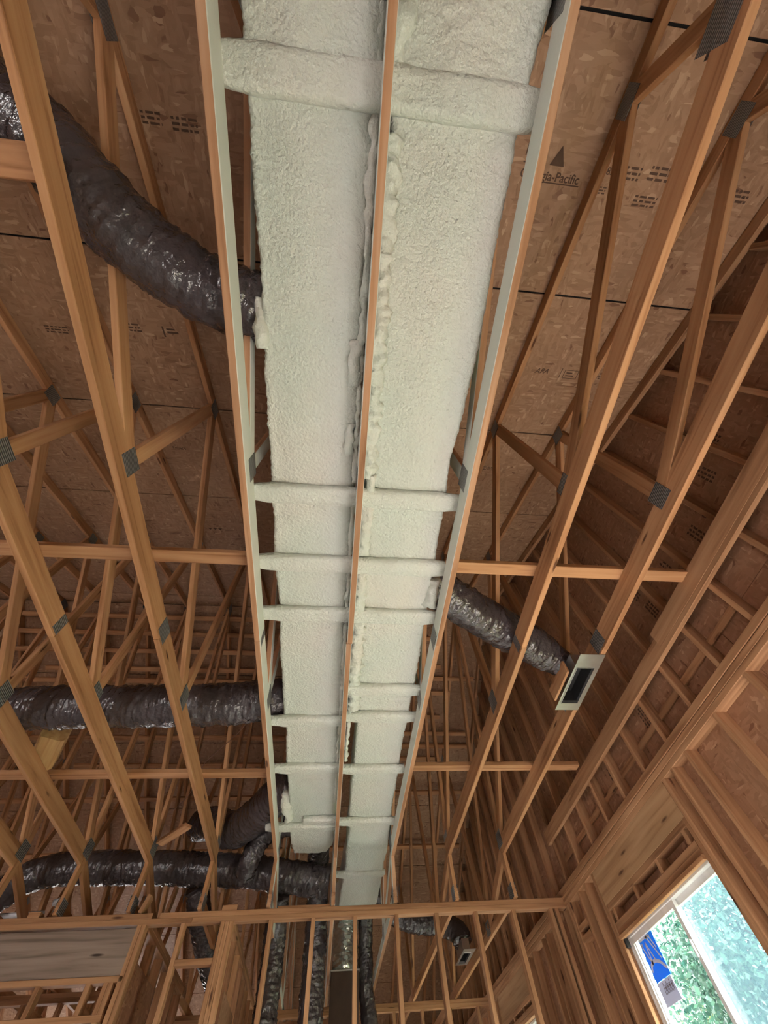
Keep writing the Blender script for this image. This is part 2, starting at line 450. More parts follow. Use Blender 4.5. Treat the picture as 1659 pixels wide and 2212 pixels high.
# ------------------------------------------------------------------ trusses
TW = 0.038; CH = 0.089; CB = 0.140
def gus(parent, x, y, z, w, h, ang, sides=(-1, 1)):
    for s in sides:
        d = Vector((0, math.cos(ang), math.sin(ang)))
        c = Vector((x + s * (TW / 2 + 0.0012), y, z))
        board('gusset_plate', c - d * w / 2, c + d * w / 2, h, 0.0024, (0, -math.sin(ang), math.cos(ang)), M_GUSSET, parent, 0.0005)
def roof_truss(x, label, group, mat=M_PINE, webmat=None, seed=0, far=True):
    rnd = random.Random(seed)
    webmat = webmat or mat
    t = thing('roof_truss', (x, 5.17, LOWZ), label, 'roof truss', group)
    zc = HC + CB / 2
    j = lambda a=0.004: rnd.uniform(-a, a)
    # raised bottom chord in two lengths, kinked down near the front, low chord behind the partition
    sp = 2.02
    board('bottom_chord', (x + j(), -1.12, zc), (x + j(), sp, zc), CB, TW, (0, 0, 1), mat, t)
    board('bottom_chord', (x + j(), sp + 0.001, zc + j()), (x + j(), 5.22, zc), CB, TW, (0, 0, 1), mat, t)
    board('bottom_chord', (x, -1.12, zc), (x, -3.95, 1.50), CB, TW, (0, 0, 1), mat, t)
    board('bottom_chord', (x + 0.001, 5.14, LOWZ + CH / 2), (x, 12.95, LOWZ + CH / 2), CH, TW, (0, 0, 1), mat, t)
    # top chords
    dz = CH / 2 / CS + 0.001
    board('top_chord', (x, EAVE0, zroof(EAVE0) - dz), (x, RIDGE, ZR - dz), CH, TW, (0, 0, 1), webmat, t)
    board('top_chord', (x, RIDGE, ZR - dz), (x, EAVE1, zroof(EAVE1) - dz), CH, TW, (0, 0, 1), webmat, t)
    def T(y): return Vector((x, y, zroof(y) - CH / CS - 0.002))
    def B(y): return Vector((x, y, HC + CB + 0.004))
    def Bl(y): return Vector((x, y, LOWZ + CH + 0.004))
    y1, y2, y3 = 0.83 + j(0.02), 2.76 + j(0.02), 5.17
    webs = [(B(-1.12), T(-1.05)), (T(-1.0), B(y1 - 0.03)), (B(y1), T(y1 + 0.02)), (T(y1 + 0.05), B(y2 - 0.03)), (B(y2), T(y2 + 0.02)),
            (T(y2 + 0.06), B(y3 - 0.04)), (B(y3), T(RIDGE)), (Bl(y3 + 0.02), Vector((x, y3 + 0.02, HC + CB))), (Vector((x, y3 + 0.06, HC + 0.02)), Bl(6.2)),
            (Bl(6.25), T(RIDGE + 0.12)), (Bl(6.3), T(6.9)), (T(6.95), Bl(8.6)), (Bl(8.65), T(9.2)), (T(9.25), Bl(10.6))]
    for a, b in webs:
        a = a + Vector((j(0.003), 0, 0)); board('web', a, b, CH, TW - 0.001, (0, 1, 0.0001) if abs((b - a).normalized().y) < 0.9 else (0, 0, 1), webmat, t, ext=0.02)
    # connector plates
    gus(t, x, y1, HC + 0.130, 0.13, 0.13, 0.0); gus(t, x, y2, HC + 0.130, 0.14, 0.14, 0.0)
    gus(t, x, y3 - 0.03, HC + 0.125, 0.16, 0.14, 0.0); gus(t, x, sp, HC + CB * 0.55, 0.14, 0.12, 0.0)
    gus(t, x, -1.10, HC + 0.125, 0.24, 0.17, 0.12)
    sl = math.atan(RS)
    for yy in (-1.03, y1 + 0.03, y2 + 0.04): gus(t, x, yy, zroof(yy) - 0.085, 0.13, 0.12, sl)
    gus(t, x, RIDGE, ZR - 0.09, 0.16, 0.14, 0.0); gus(t, x, 6.27, LOWZ + 0.08, 0.16, 0.12, 0.0); gus(t, x, y3 + 0.03, LOWZ + 0.06, 0.14, 0.11, 0.0)
    for yy in (6.92, 9.22): gus(t, x, yy, zroof(yy) - 0.085, 0.13, 0.12, -sl)
    return t
GT = 'parallel roof trusses'
TX = {'a': -0.565, 'b': 0.050, 'c': 0.665, 'd': 1.29, 'e': 1.90}
roof_truss(TX['a'], 'foam-oversprayed truss between the shorter foam duct and the bare trusses', GT, M_OVER_P, seed=1)
roof_truss(TX['b'], 'truss running in the narrow gap between the two foam ducts', GT, M_OVER_0, seed=2)
roof_truss(TX['c'], 'foam-oversprayed truss on the window-wall side of the two foam ducts', GT, M_OVER_N, seed=3)
roof_truss(TX['d'], 'clean truss crossed by the short black duct halfway to its metal register', GT, seed=4)
roof_truss(TX['e'], 'clean truss with a galvanised register boot fixed under its bottom chord', GT, seed=5)
lx = [-1.205, -1.845, -2.485, -3.11, -3.74, -4.37, -5.0, -5.63, -6.26]
ordn = ['first', 'second', 'third', 'fourth', 'fifth', 'sixth', 'seventh', 'eighth', 'ninth']
for i, x in enumerate(lx):
    roof_truss(x, 'bare pine truss, %s from the foam ducts on the side away from the window' % ordn[i], GT, seed=10 + i)

# ------------------------------------------------------------------ window wall with the gable above it
wr = struct('wall_right', (XG, 4, -Z0)); wr['label'] = 'framed window wall with gable studs and strand board sheathing'
ST = 0.038; SD = 0.089
xm = XG + SD / 2
# plates
board('top_plate', (xm, -4, 1.479), (xm, 13, 1.479), SD, 0.038, (1, 0, 0), M_STUD, wr)
board('top_plate', (xm - 0.002, -4, 1.5175), (xm - 0.002, 13, 1.5175), SD, 0.038, (1, 0, 0), M_STUD, wr)
board('bottom_plate', (xm, -4, -Z0 + 0.019), (xm, 13, -Z0 + 0.019), SD, 0.038, (1, 0, 0), M_STUD, wr)
board('gable_plate', (xm - 0.006, -4, 1.563), (xm - 0.006, 13, 1.563), SD, 0.048, (1, 0, 0), M_STUD, wr)
# gable studs at sixteen inch centres up to the rake
y = 1.427 - 0.396 * 9
while y < 11.5:
    zt = zroof(y) - 0.10
    if zt > 1.7: board('gable_stud', (xm, y, 1.587), (xm, y, zt), SD, ST, (1, 0, 0), M_STUD, wr)
    y += 0.3945
dz = CH / 2 / CS + 0.002
board('rake_chord', (XG - 0.012, EAVE0, zroof(EAVE0) - dz), (XG - 0.012, RIDGE, ZR - dz), CH, TW, (0, 0, 1), M_STUD, wr)
board('rake_chord', (XG - 0.012, RIDGE, ZR - dz), (XG - 0.012, EAVE1, zroof(EAVE1) - dz), CH, TW, (0, 0, 1), M_STUD, wr)
# ceiling nailer along the gable, with a scab board lapped over its near half
board('ceiling_nailer', (XG - 0.021, -1.1, HC + 0.06), (XG - 0.021, 5.0, HC + 0.06), 0.12, TW, (0, 0, 1), M_STUD, wr)
board('scab_board', (XG - 0.022, -1.1, HC + 0.10), (XG - 0.022, 2.02, HC + 0.10), 0.13, TW, (0, 0, 1), M_STUD, wr)
# blocking between gable studs just above the plate
y = 1.427
for i in range(9):
    board('blocking', (xm + 0.034, y + ST / 2, 1.76), (xm + 0.034, y + 0.3945 - ST / 2, 1.76), 0.02, 0.05, (1, 0, 0), M_STUD, wr); y += 0.3945
# sheathing panels of the gable and the wall
XS = XG + SD + 0.0065
def wpanel(y0, y1, z0, z1):
    return board('osb_panel', (XS, y0 + 0.002, (z0 + z1) / 2), (XS, y1 - 0.002, (z0 + z1) / 2), z1 - z0 - 0.004, 0.013, (0, 0, 1), M_OSBW, wr, 0.001)
def gpanel(y0, y1, z0, z1):
    """panel clipped by the rake"""
    poly = []
    ys = [y0] + ([RIDGE] if y0 < RIDGE < y1 else []) + [y1]
    top = [(yy, min(z1, zroof(yy) + 0.01)) for yy in ys]
    # where the rake crosses z1
    for yc in ((z1 - RA) / RS, RIDGE + (ZR - z1) / RS):
        if y0 < yc < y1: top.append((yc, z1))
    top = [(a, max(b, z0)) for a, b in sorted(top)]
    for yc in ((z0 - RA) / RS, RIDGE + (ZR - z0) / RS):
        if y0 < yc < y1: top.append((yc, z0))
    top.sort()
    if max(b for a, b in top) <= z0 + 0.02: return
    pts = [(y0, z0), (y1, z0)] + list(reversed(top))
    cl = []
    for q in pts:
        if not cl or (abs(q[0] - cl[-1][0]) + abs(q[1] - cl[-1][1])) > 1e-4: cl.append(q)
    if abs(cl[0][0] - cl[-1][0]) + abs(cl[0][1] - cl[-1][1]) < 1e-4: cl.pop()
    if len(cl) < 3: return
    n = len(cl)
    vs = [(XS - 0.0065, a, b) for a, b in cl] + [(XS + 0.0065, a, b) for a, b in cl]
    fs = [tuple(range(n)), tuple(range(2 * n - 1, n - 1, -1))] + [(i, (i + 1) % n, n + (i + 1) % n, n + i) for i in range(n)]
    # local frame with x along the wall so that the flakes lie in the panel
    o = meshobj('osb_panel', vs, fs, M_OSBX, wr, False)
    return o
def osb_x():
    m = M_OSBW.copy(); m.name = 'osb_gable_sheathing'
    for nd in m.node_tree.nodes:
        if nd.type == 'MAPPING':
            s = nd.inputs['Scale'].default_value; r = nd.inputs['Rotation'].default_value
            nd.inputs['Scale'].default_value = (s[2], s[0], s[1]); nd.inputs['Rotation'].default_value = (r[2], 0, 0)
    return m
M_OSBX = osb_x()
zs = [1.76, 2.98, 4.20, 5.1]
for zi, (za, zb) in enumerate(zip(zs, zs[1:])):
    y = -4.3 + (1.22 if zi % 2 else 0)
    if zi % 2: gpanel(-4.3, y, za, zb)
    while y < 13.2:
        gpanel(y, min(y + 2.44, 13.2), za, zb); y += 2.44
def block_sheet(poly, x0=2.512, x1=2.516):  # unseen dark sheets added outside the sheathing to stop light leaks
    n = len(poly)
    vs = [(x0, a, b) for a, b in poly] + [(x1, a, b) for a, b in poly]
    return meshobj('light_block_sheet', vs, [tuple(range(n)), tuple(range(2 * n - 1, n - 1, -1))] + [(i, (i + 1) % n, n + (i + 1) % n, n + i) for i in range(n)], M_LIGHT_BLOCK, wr, False)
block_sheet([(-4.3, 1.2), (13.2, 1.2), (13.2, zroof(13.2)), (RIDGE, ZR), (-4.3, zroof(-4.3))])
WIN1 = (2.92, 4.35, -0.55, 1.045); WIN2 = (6.72, 8.2, -0.55, 1.085)
ADDED_OPENING = (0.12, 1.68, -1.50, 0.45)  # unseen opening, added to let more sky light in near the camera
segs = [(-4.1, ADDED_OPENING[0]), (ADDED_OPENING[1], WIN1[0]), (WIN1[1], WIN2[0]), (WIN2[1], 13.0)]
for a, b in segs:
    y = a
    while y < b - 0.01:
        yb = min(y + 1.22, b)
        if b - yb < 0.25: yb = b
        wpanel(y, yb, -Z0, 0.55); wpanel(y, yb, 0.55, 1.76)
        y = yb
for wn in (ADDED_OPENING, WIN1, WIN2):
    wpanel(wn[0], wn[1], wn[3], 1.76); wpanel(wn[0], wn[1], -Z0, wn[2])
yy = -4.3
for wn in (ADDED_OPENING, WIN1, WIN2):
    block_sheet([(yy, -Z0), (wn[0], -Z0), (wn[0], 1.2), (yy, 1.2)]); block_sheet([(wn[0], wn[3]), (wn[1], wn[3]), (wn[1], 1.2), (wn[0], 1.2)]); block_sheet([(wn[0], -Z0), (wn[1], -Z0), (wn[1], wn[2]), (wn[0], wn[2])]); yy = wn[1]
block_sheet([(yy, -Z0), (13.2, -Z0), (13.2, 1.2), (yy, 1.2)])
def stud(y, z0=-Z0 + 0.038, z1=1.46, par=wr, n='stud', mat=M_STUD):
    return board(n, (xm, y, z0), (xm, y, z1), SD, ST, (1, 0, 0), mat, par)
def framed_opening(wn, htop, hbot, head):
    y0, y1, z0, z1 = wn
    for s, e in ((y0 - 0.02, -1), (y1 + 0.02, 1)):
        stud(s + e * 0.002, -Z0 + 0.038, hbot, n='jack_stud'); stud(s + e * 0.041, n='king_stud')
    board('window_header', (XG + 0.019, y0 - 0.038, (htop + hbot) / 2), (XG + 0.019, y1 + 0.038, (htop + hbot) / 2), htop - hbot, 0.038, (0, 0, 1), M_BEAM, wr)
    board('window_header', (XG + 0.07, y0 - 0.038, (htop + hbot) / 2), (XG + 0.07, y1 + 0.038, (htop + hbot) / 2), htop - hbot, 0.038, (0, 0, 1), M_BEAM, wr)
    for q in (0.019, 0.0575):
        board('head_plate', (xm, y0, z1 + q), (xm, y1, z1 + q), SD, 0.038, (1, 0, 0), M_STUD, wr)
    board('header_plate', (xm, y0 - 0.038, hbot - 0.019), (xm, y1 + 0.038, hbot - 0.019), SD, 0.038, (1, 0, 0), M_STUD, wr)
    n = 4
    for i in range(n):
        yy = y0 + 0.06 + (y1 - y0 - 0.12) * i / (n - 1)
        if z1 + 0.076 < hbot - 0.04: board('cripple_stud', (xm, yy, z1 + 0.076), (xm, yy, hbot - 0.038), SD, ST, (1, 0, 0), M_STUD, wr)
    board('rough_sill', (xm, y0, z0 - 0.019), (xm, y1, z0 - 0.019), SD, 0.038, (1, 0, 0), M_STUD, wr)
framed_opening(WIN1, 1.46, 1.235, 1); framed_opening(WIN2, 1.46, 1.235, 1)
board('added_opening_header', (xm, ADDED_OPENING[0] - 0.04, 0.58), (xm, ADDED_OPENING[1] + 0.04, 0.58), 0.24, SD, (0, 0, 1), M_BEAM, wr)  # header over the added opening
for yy in (0.30, 0.70, 1.10, 1.32): stud(yy, 0.70)
for yy in (-0.3, 0.08, 1.72, 2.10, 2.51, 2.72, 4.80, 4.62, 5.06, 5.12, 5.28, 5.65, 5.9, 6.05, 6.45, 8.45, 8.9, 9.3): stud(yy)
for yy, zz in ((4.95, 1.20), (4.95, 1.27)):
    board('blocking', (xm, yy - 0.12, zz), (xm, yy + 0.1, zz), SD, 0.038, (1, 0, 0), M_STUD, wr)

# ---- windows
def window(name, wn, label):
    y0, y1, z0, z1 = wn
    x0 = XG + 0.045
    win = struct(name, (XG + 0.06, (y0 + y1) / 2, z0)); win['label'] = label
    f = 0.025; xf = x0 + 0.035; d = 0.07
    for a, b in (((xf, y0 + f / 2, z0), (xf, y0 + f / 2, z1)), ((xf, y1 - f / 2, z0), (xf, y1 - f / 2, z1))):
        board('window_frame', a, b, d, f, (1, 0, 0), M_VINYL, win, 0.004)
    for zz in (z0 + f / 2, z1 - f / 2): board('window_frame', (xf, y0, zz), (xf, y1, zz), d, f, (1, 0, 0), M_VINYL, win, 0.004)
    ym = y0 + (y1 - y0) * 0.455
    def sash(a, b, xs, latch):
        q = 0.035; h = 0.014; za, zb_ = z0 + f, z1 - f
        sh = boxes_mesh('sash', [(xs - h, xs + h, a, b, za, za + q), (xs - h, xs + h, a, b, zb_ - q, zb_), (xs - h, xs + h, a, a + q, za + q, zb_ - q), (xs - h, xs + h, b - q, b, za + q, zb_ - q)], M_VINYL, win)
        for yy in (a + q + 0.006, b - q - 0.006): board('glazing_bead', (xs + 0.004, yy, za + q), (xs + 0.004, yy, zb_ - q), 0.012, 0.012, (1, 0, 0), M_VINYL, sh, 0.002)
        board('glass_pane', (xs + 0.004, a + q, (z0 + z1) / 2), (xs + 0.004, b - q, (z0 + z1) / 2), z1 - z0 - 2 * f - 2 * q, 0.004, (0, 0, 1), M_GLASS, sh, 0.0005)
        if latch: board('sash_latch', (xs - 0.02, a + q / 2, z1 - 0.3), (xs - 0.02, a + q / 2, z1 - 0.22), 0.02, 0.012, (1, 0, 0), M_VINYL, sh, 0.002)
    sash(ym - 0.03, y1 - f, xf - 0.016, True); sash(y0 + f, ym + 0.03, xf + 0.014, False)
    board('insect_screen', (xf + 0.034, y0 + f, (z0 + z1) / 2), (xf + 0.034, ym, (z0 + z1) / 2), z1 - z0 - 2 * f, 0.002, (0, 0, 1), M_SCREEN, win, 0.0003)
    return win
window('window_1', WIN1, 'white vinyl sliding window with a blue sticker on one pane')
window('window_2', WIN2, 'white vinyl window mostly hidden behind the stud partition')
# timber liner round the near window opening edge
tr = struct('trim_1', (XG, 3.6, 1.0))
tr['label'] = 'pale wood buck lining the sliding window opening'
board('trim_board', (XG - 0.004, WIN1[0], WIN1[3] - 0.012), (XG - 0.004, WIN1[1], WIN1[3] - 0.012), 0.026, 0.03, (0, 0, 1), M_PINE, tr)
board('trim_board', (XG - 0.004, WIN1[1] - 0.013, WIN1[2]), (XG - 0.004, WIN1[1] - 0.013, WIN1[3] - 0.026), 0.026, 0.03, (0, 1, 0), M_PINE, tr)
board('corner_black_block', (XG + 0.012, WIN1[1] - 0.05, WIN1[3] - 0.05), (XG + 0.012, WIN1[1] - 0.022, WIN1[3] - 0.05), 0.05, 0.03, (0, 0, 1), M_BLACK, tr)  # plain black block in the upper corner of the window opening

# ---- window sticker
def flatquad(name, pts, x, mat, parent):
    vs = [(x, a, b) for a, b in pts] + [(x - 0.0006, a, b) for a, b in pts]; n = len(pts)
    return meshobj(name, vs, [tuple(range(n)), tuple(range(2 * n - 1, n - 1, -1))] + [(i, (i + 1) % n, n + (i + 1) % n, n + i) for i in range(n)], mat, parent, False)
xst = XG + 0.045 + 0.035 - 0.016 + 0.004 - 0.0025
stk = thing('window_sticker', (xst, 4.08, 0.66), 'blue and white paper sticker with grey label on the window glass', 'sticker')
sy0, sy1, sz0, sz1 = 4.232, 3.995, 0.768, 0.985
flatquad('sticker_sheet', [(sy0, sz0), (sy1, sz0), (sy1, sz1), (sy0, sz1)], xst, M_BLUE, stk)
def uv(u, v): return (sy0 + (sy1 - sy0) * u, sz0 + (sz1 - sz0) * v)
def stroke(pl, wd, x, mat, par, nm, f=uv):
    L = []; Rr = []
    q = [Vector(f(*p)) for p in pl]
    for i, p in enumerate(q):
        d = (q[min(i + 1, len(q) - 1)] - q[max(i - 1, 0)]).normalized(); n = Vector((-d.y, d.x)) * wd / 2
        L.append(p + n); Rr.append(p - n)
    flatquad(nm, [tuple(v) for v in L + list(reversed(Rr))], x, mat, par)
xk = xst - 0.0014
stroke([(0.03, 0.97), (0.62, 0.97)], 0.012, xk, M_WHITE, stk, 'printed_band')
for pl in ([(0.08, 0.86), (0.30, 0.36)], [(0.30, 0.36), (0.36, 0.88)], [(0.36, 0.88), (0.55, 0.40)], [(0.55, 0.95), (0.93, 0.36)], [(0.70, 0.97), (0.88, 0.62)], [(0.02, 0.86), (0.16, 0.86)], [(0.48, 0.95), (0.78, 0.95)]):
    stroke(pl, 0.013, xk, M_WHITE, stk, 'logo_stroke')
stroke([(0.06, 0.24), (0.16, 0.36), (0.34, 0.42), (0.55, 0.40), (0.75, 0.32), (0.97, 0.14)], 0.02, xk, M_WHITE, stk, 'logo_arc')
flatquad('label_strip', [(4.235, 0.655), (3.995, 0.655), (4.01, 0.765), (4.230, 0.765)], xst, M_GREY, stk)
def uv2(u, v): return (4.235 + (4.0 - 4.235) * u, 0.655 + 0.110 * v)
for i in range(9):
    u = 0.3 + i * 0.07
    stroke([(u, 0.42), (u + 0.05, 0.80 if i % 3 else 0.92)], 0.005, xk, M_INK, stk, 'printed_mark', uv2)
    if i % 2: stroke([(u + 0.05, 0.78), (u + 0.09, 0.5)], 0.005, xk, M_INK, stk, 'printed_mark', uv2)

# ------------------------------------------------------------------ partition at the end of the raised ceiling
PY = 5.215
wb = struct('wall_back', (0, PY, -Z0)); wb['label'] = 'open stud partition with double top plate under the truss ends'
for q, (xa, xb) in ((1.479, (-7.3, -1.25)), (1.479, (-1.248, XG)), (1.517, (-7.3, -1.62)), (1.517, (-1.55, XG + 0.04))):
    board('top_plate', (xa, PY, q), (xb, PY, q), 0.089, 0.038, (0, 1, 0), M_STUD, wb)
board('bottom_plate', (-7.3, PY, -Z0 + 0.019), (XG, PY, -Z0 + 0.019), 0.089, 0.038, (0, 1, 0), M_STUD, wb)
for x in (-1.32, -0.525, -0.13, 0.27, 0.67, 1.065, 1.462, 1.85, 2.24, 2.30, -0.965, -0.925, -0.885, -1.665, -1.705):
    board('stud', (x, PY, -Z0 + 0.038), (x, PY, 1.46), 0.089, 0.038, (0, 1, 0), M_STUD, wb)
board('opening_header', (-4.6, PY - 0.025, 1.30), (-1.69, PY - 0.025, 1.30), 0.28, 0.038, (0, 0, 1), M_HEADER, wb)
board('opening_header', (-4.6, PY + 0.025, 1.30), (-1.69, PY + 0.025, 1.30), 0.28, 0.038, (0, 0, 1), M_HEADER, wb)
board('header_plate', (-4.6, PY, 1.139), (-1.69, PY, 1.139), 0.089, 0.038, (0, 1, 0), M_STUD, wb)
for x in (-1.77, -1.81, -1.95, -2.34, -2.74, -3.1): board('cripple_stud', (x, PY, 0.955), (x, PY, 1.12), 0.089, 0.038, (0, 1, 0), M_STUD, wb)
board('head_plate', (-4.6, PY, 0.936), (-1.75, PY, 0.936), 0.089, 0.038, (0, 1, 0), M_STUD, wb)
for x in (-1.79, -4.6): board('stud', (x, PY, -Z0 + 0.038), (x, PY, 0.917), 0.089, 0.038, (0, 1, 0), M_STUD, wb)
for x in (-5.0, -5.4, -5.8, -6.2, -6.6, -7.0): board('stud', (x, PY, -Z0 + 0.038), (x, PY, 1.46), 0.089, 0.038, (0, 1, 0), M_STUD, wb)
board('blocking', (-1.30, PY, 1.215), (-0.985, PY, 1.215), 0.089, 0.038, (0, 1, 0), M_STUD, wb)
# short offcuts standing on the plates
for (x, dx) in ((-2.72, 0.10), (-1.0, 0.14)):
    o = board('lumber_offcut', (x, PY, 1.555), (x + dx, PY, 1.555), 0.089, 0.038, (0, 1, 0), M_STUD, None)
    tag(o, 'short pine offcut on the top plate above ' + ('the grey header' if dx < 0.12 else 'the clustered studs'), 'offcut', 'offcuts on the top plate')
o = board('lumber_offcut', (-1.74, PY - 0.02, 1.536), (-1.70, PY - 0.02, 1.66), 0.089, 0.038, (0, 1, 0), M_STUD, None)
tag(o, 'upright pine stub above the end of the grey header', 'offcut')

# partitions running back from the first one and a far cross partition
def cross_wall(name, x, y0, y1, panel=None, label=''):
    cw = struct(name, (x, (y0 + y1) / 2, -Z0)); cw['label'] = label
    for q in (1.479, 1.517): board('top_plate', (x, y0, q), (x, y1, q), 0.089, 0.038, (1, 0, 0), M_STUD, cw)
    board('bottom_plate', (x, y0, -Z0 + 0.019), (x, y1, -Z0 + 0.019), 0.089, 0.038, (1, 0, 0), M_STUD, cw)
    y = y0 + 0.04
    while y < y1:
        board('stud', (x, y, -Z0 + 0.038), (x, y, 1.46), 0.089, 0.038, (1, 0, 0), M_STUD, cw); y += 0.4
    if panel: board('osb_panel', (x + panel[0], panel[1], (panel[3] + panel[4]) / 2), (x + panel[0], panel[2], (panel[3] + panel[4]) / 2), panel[4] - panel[3], 0.012, (0, 0, 1), M_OSBW, cw, 0.001)
cross_wall('wall_hall', -0.93, 5.27, 8.6, (0.052, 5.45, 6.3, -0.6, 1.1), 'stud wall running back from the clustered post in the partition')
cross_wall('wall_closet', -1.70, 5.27, 7.4, (0.052, 5.3, 6.1, 0.2, 1.25), 'stud wall running back beside the grey header opening')
FY = 8.65
wf = struct('wall_inner', (0, FY, -Z0)); wf['label'] = 'distant stud partition seen through the nearer one'
for q in (1.479, 1.517): board('top_plate', (-5.0, FY, q), (XG, FY, q), 0.089, 0.038, (0, 1, 0), M_STUD, wf)
x = -5.0
while x < XG:
    board('stud', (x, FY, -Z0), (x, FY, 1.46), 0.089, 0.038, (0, 1, 0), M_STUD, wf); x += 0.4
board('osb_panel', (-0.6, FY + 0.052, 0.4), (0.6, FY + 0.052, 0.4), 2.1, 0.012, (0, 0, 1), M_OSBW, wf, 0.001)
for yw, x0, x1, nm in ((7.4, -5.0, -1.65, 'wall_bath'),):
    w2 = struct(nm, (-3.3, yw, -Z0)); w2['label'] = 'stud wall behind the grey header opening'
    for q in (1.479, 1.517): board('top_plate', (x0, yw, q), (x1, yw, q), 0.089, 0.038, (0, 1, 0), M_STUD, w2)
    x = x0
    while x < x1:
        board('stud', (x, yw, -Z0), (x, yw, 1.46), 0.089, 0.038, (0, 1, 0), M_STUD, w2); x += 0.4

# ------------------------------------------------------------------ lateral braces and purlins
zb = HC + CB + 0.0195
for yb, xa, xb, lab in ((1.46, -6.2, TX['a'] - 0.02, 'long pine brace over the bare trusses, in line with a foam-coated board'),
                        (1.455, TX['c'] - 0.02, 2.36, 'pine brace over the clean trusses between the ducts and window wall, above the black duct'),
                        (3.86, -6.2, TX['a'] - 0.02, 'long pine brace laid over the bare trusses, beyond the black crossing duct'),
                        (3.77, TX['c'] - 0.02, 2.36, 'pine brace over the clean trusses beyond the metal register')):
    o = board('lateral_brace', (xa, yb + 0.0, zb), (xb, yb, zb), 0.089, 0.038, (0, 1, 0), M_PINE)
    tag(o, lab, 'brace')
o = board('lateral_brace', (TX['a'] + 0.05, 5.60, LOWZ + CH + 0.02), (TX['b'] - 0.02, 5.60, LOWZ + CH + 0.02), 0.089, 0.038, (0, 1, 0), M_PINE)
tag(o, 'short pine brace between two foam-side trusses under the black duct end', 'brace')
BYL = -0.39
o = board('lateral_brace', (-2.6, BYL, zb), (-1.215, BYL, zb), 0.12, 0.038, (0, 1, 0), M_PINE)
tag(o, 'wide pine board over the trusses under the big curved black duct', 'brace')
purl = [(4.62, -6.4, -1.0), (4.87, -5.2, -0.3), (5.14, -6.4, -0.6), (5.42, -4.6, -1.2), (5.60, -6.4, -0.2), (6.05, -6.0, -0.6), (6.50, -6.4, -0.3), (6.95, -4.2, -0.4), (7.50, -6.4, -0.2),
        (4.85, 0.5, 1.5), (5.30, 0.6, 1.7), (5.50, 0.5, 2.3), (5.74, 0.5, 1.9), (6.14, 0.4, 1.75), (6.42, 0.4, 2.3), (6.64, 1.0, 2.35), (6.85, 0.3, 1.8), (7.44, 0.3, 2.3), (8.4, -6.4, 2.3)]
for (yp, xa, xb) in purl:
    zz = zroof(yp) - CH / CS - 0.022
    o = board('purlin', (xa, yp, zz), (xb, yp, zz), 0.07, 0.034, (0, 1, -RS), M_PINE)
    tag(o, 'pine cross batten under the far roof slope', 'batten', 'cross battens under the far roof slope')

# ------------------------------------------------------------------ foam covered ducts
def rrect(xl, xr, zb_, zt, r, n=7):
    """rounded rectangle outline, list of (x, z, nx, nz)"""
    pts = []
    def edge(x0, z0, x1, z1, nx, nz, step=0.014):
        L = math.hypot(x1 - x0, z1 - z0); m = max(1, int(L / step))
        for i in range(m): t = i / m; pts.append((x0 + (x1 - x0) * t, z0 + (z1 - z0) * t, nx, nz))
    def arc(cx, cz, a0):
        for i in range(n): a = a0 + (math.pi / 2) * i / n; pts.append((cx + r * math.cos(a), cz + r * math.sin(a), math.cos(a), math.sin(a)))
    edge(xl + r, zb_, xr - r, zb_, 0, -1); arc(xr - r, zb_ + r, -math.pi / 2)
    edge(xr, zb_ + r, xr, zt - r, 1, 0, 0.05); arc(xr - r, zt - r, 0)
    edge(xr - r, zt, xl + r, zt, 0, 1, 0.1); arc(xl + r, zt - r, math.pi / 2)
    edge(xl, zt - r, xl, zb_ + r, -1, 0, 0.05); arc(xl + r, zb_ + r, math.pi)
    return pts
def lerp_tab(tab, y):
    if y <= tab[0][0]: return tab[0][1:]
    for a, b in zip(tab, tab[1:]):
        if y <= b[0]:
            t = (y - a[0]) / (b[0] - a[0]); return tuple(a[i] + (b[i] - a[i]) * t for i in range(1, len(a)))
    return tab[-1][1:]
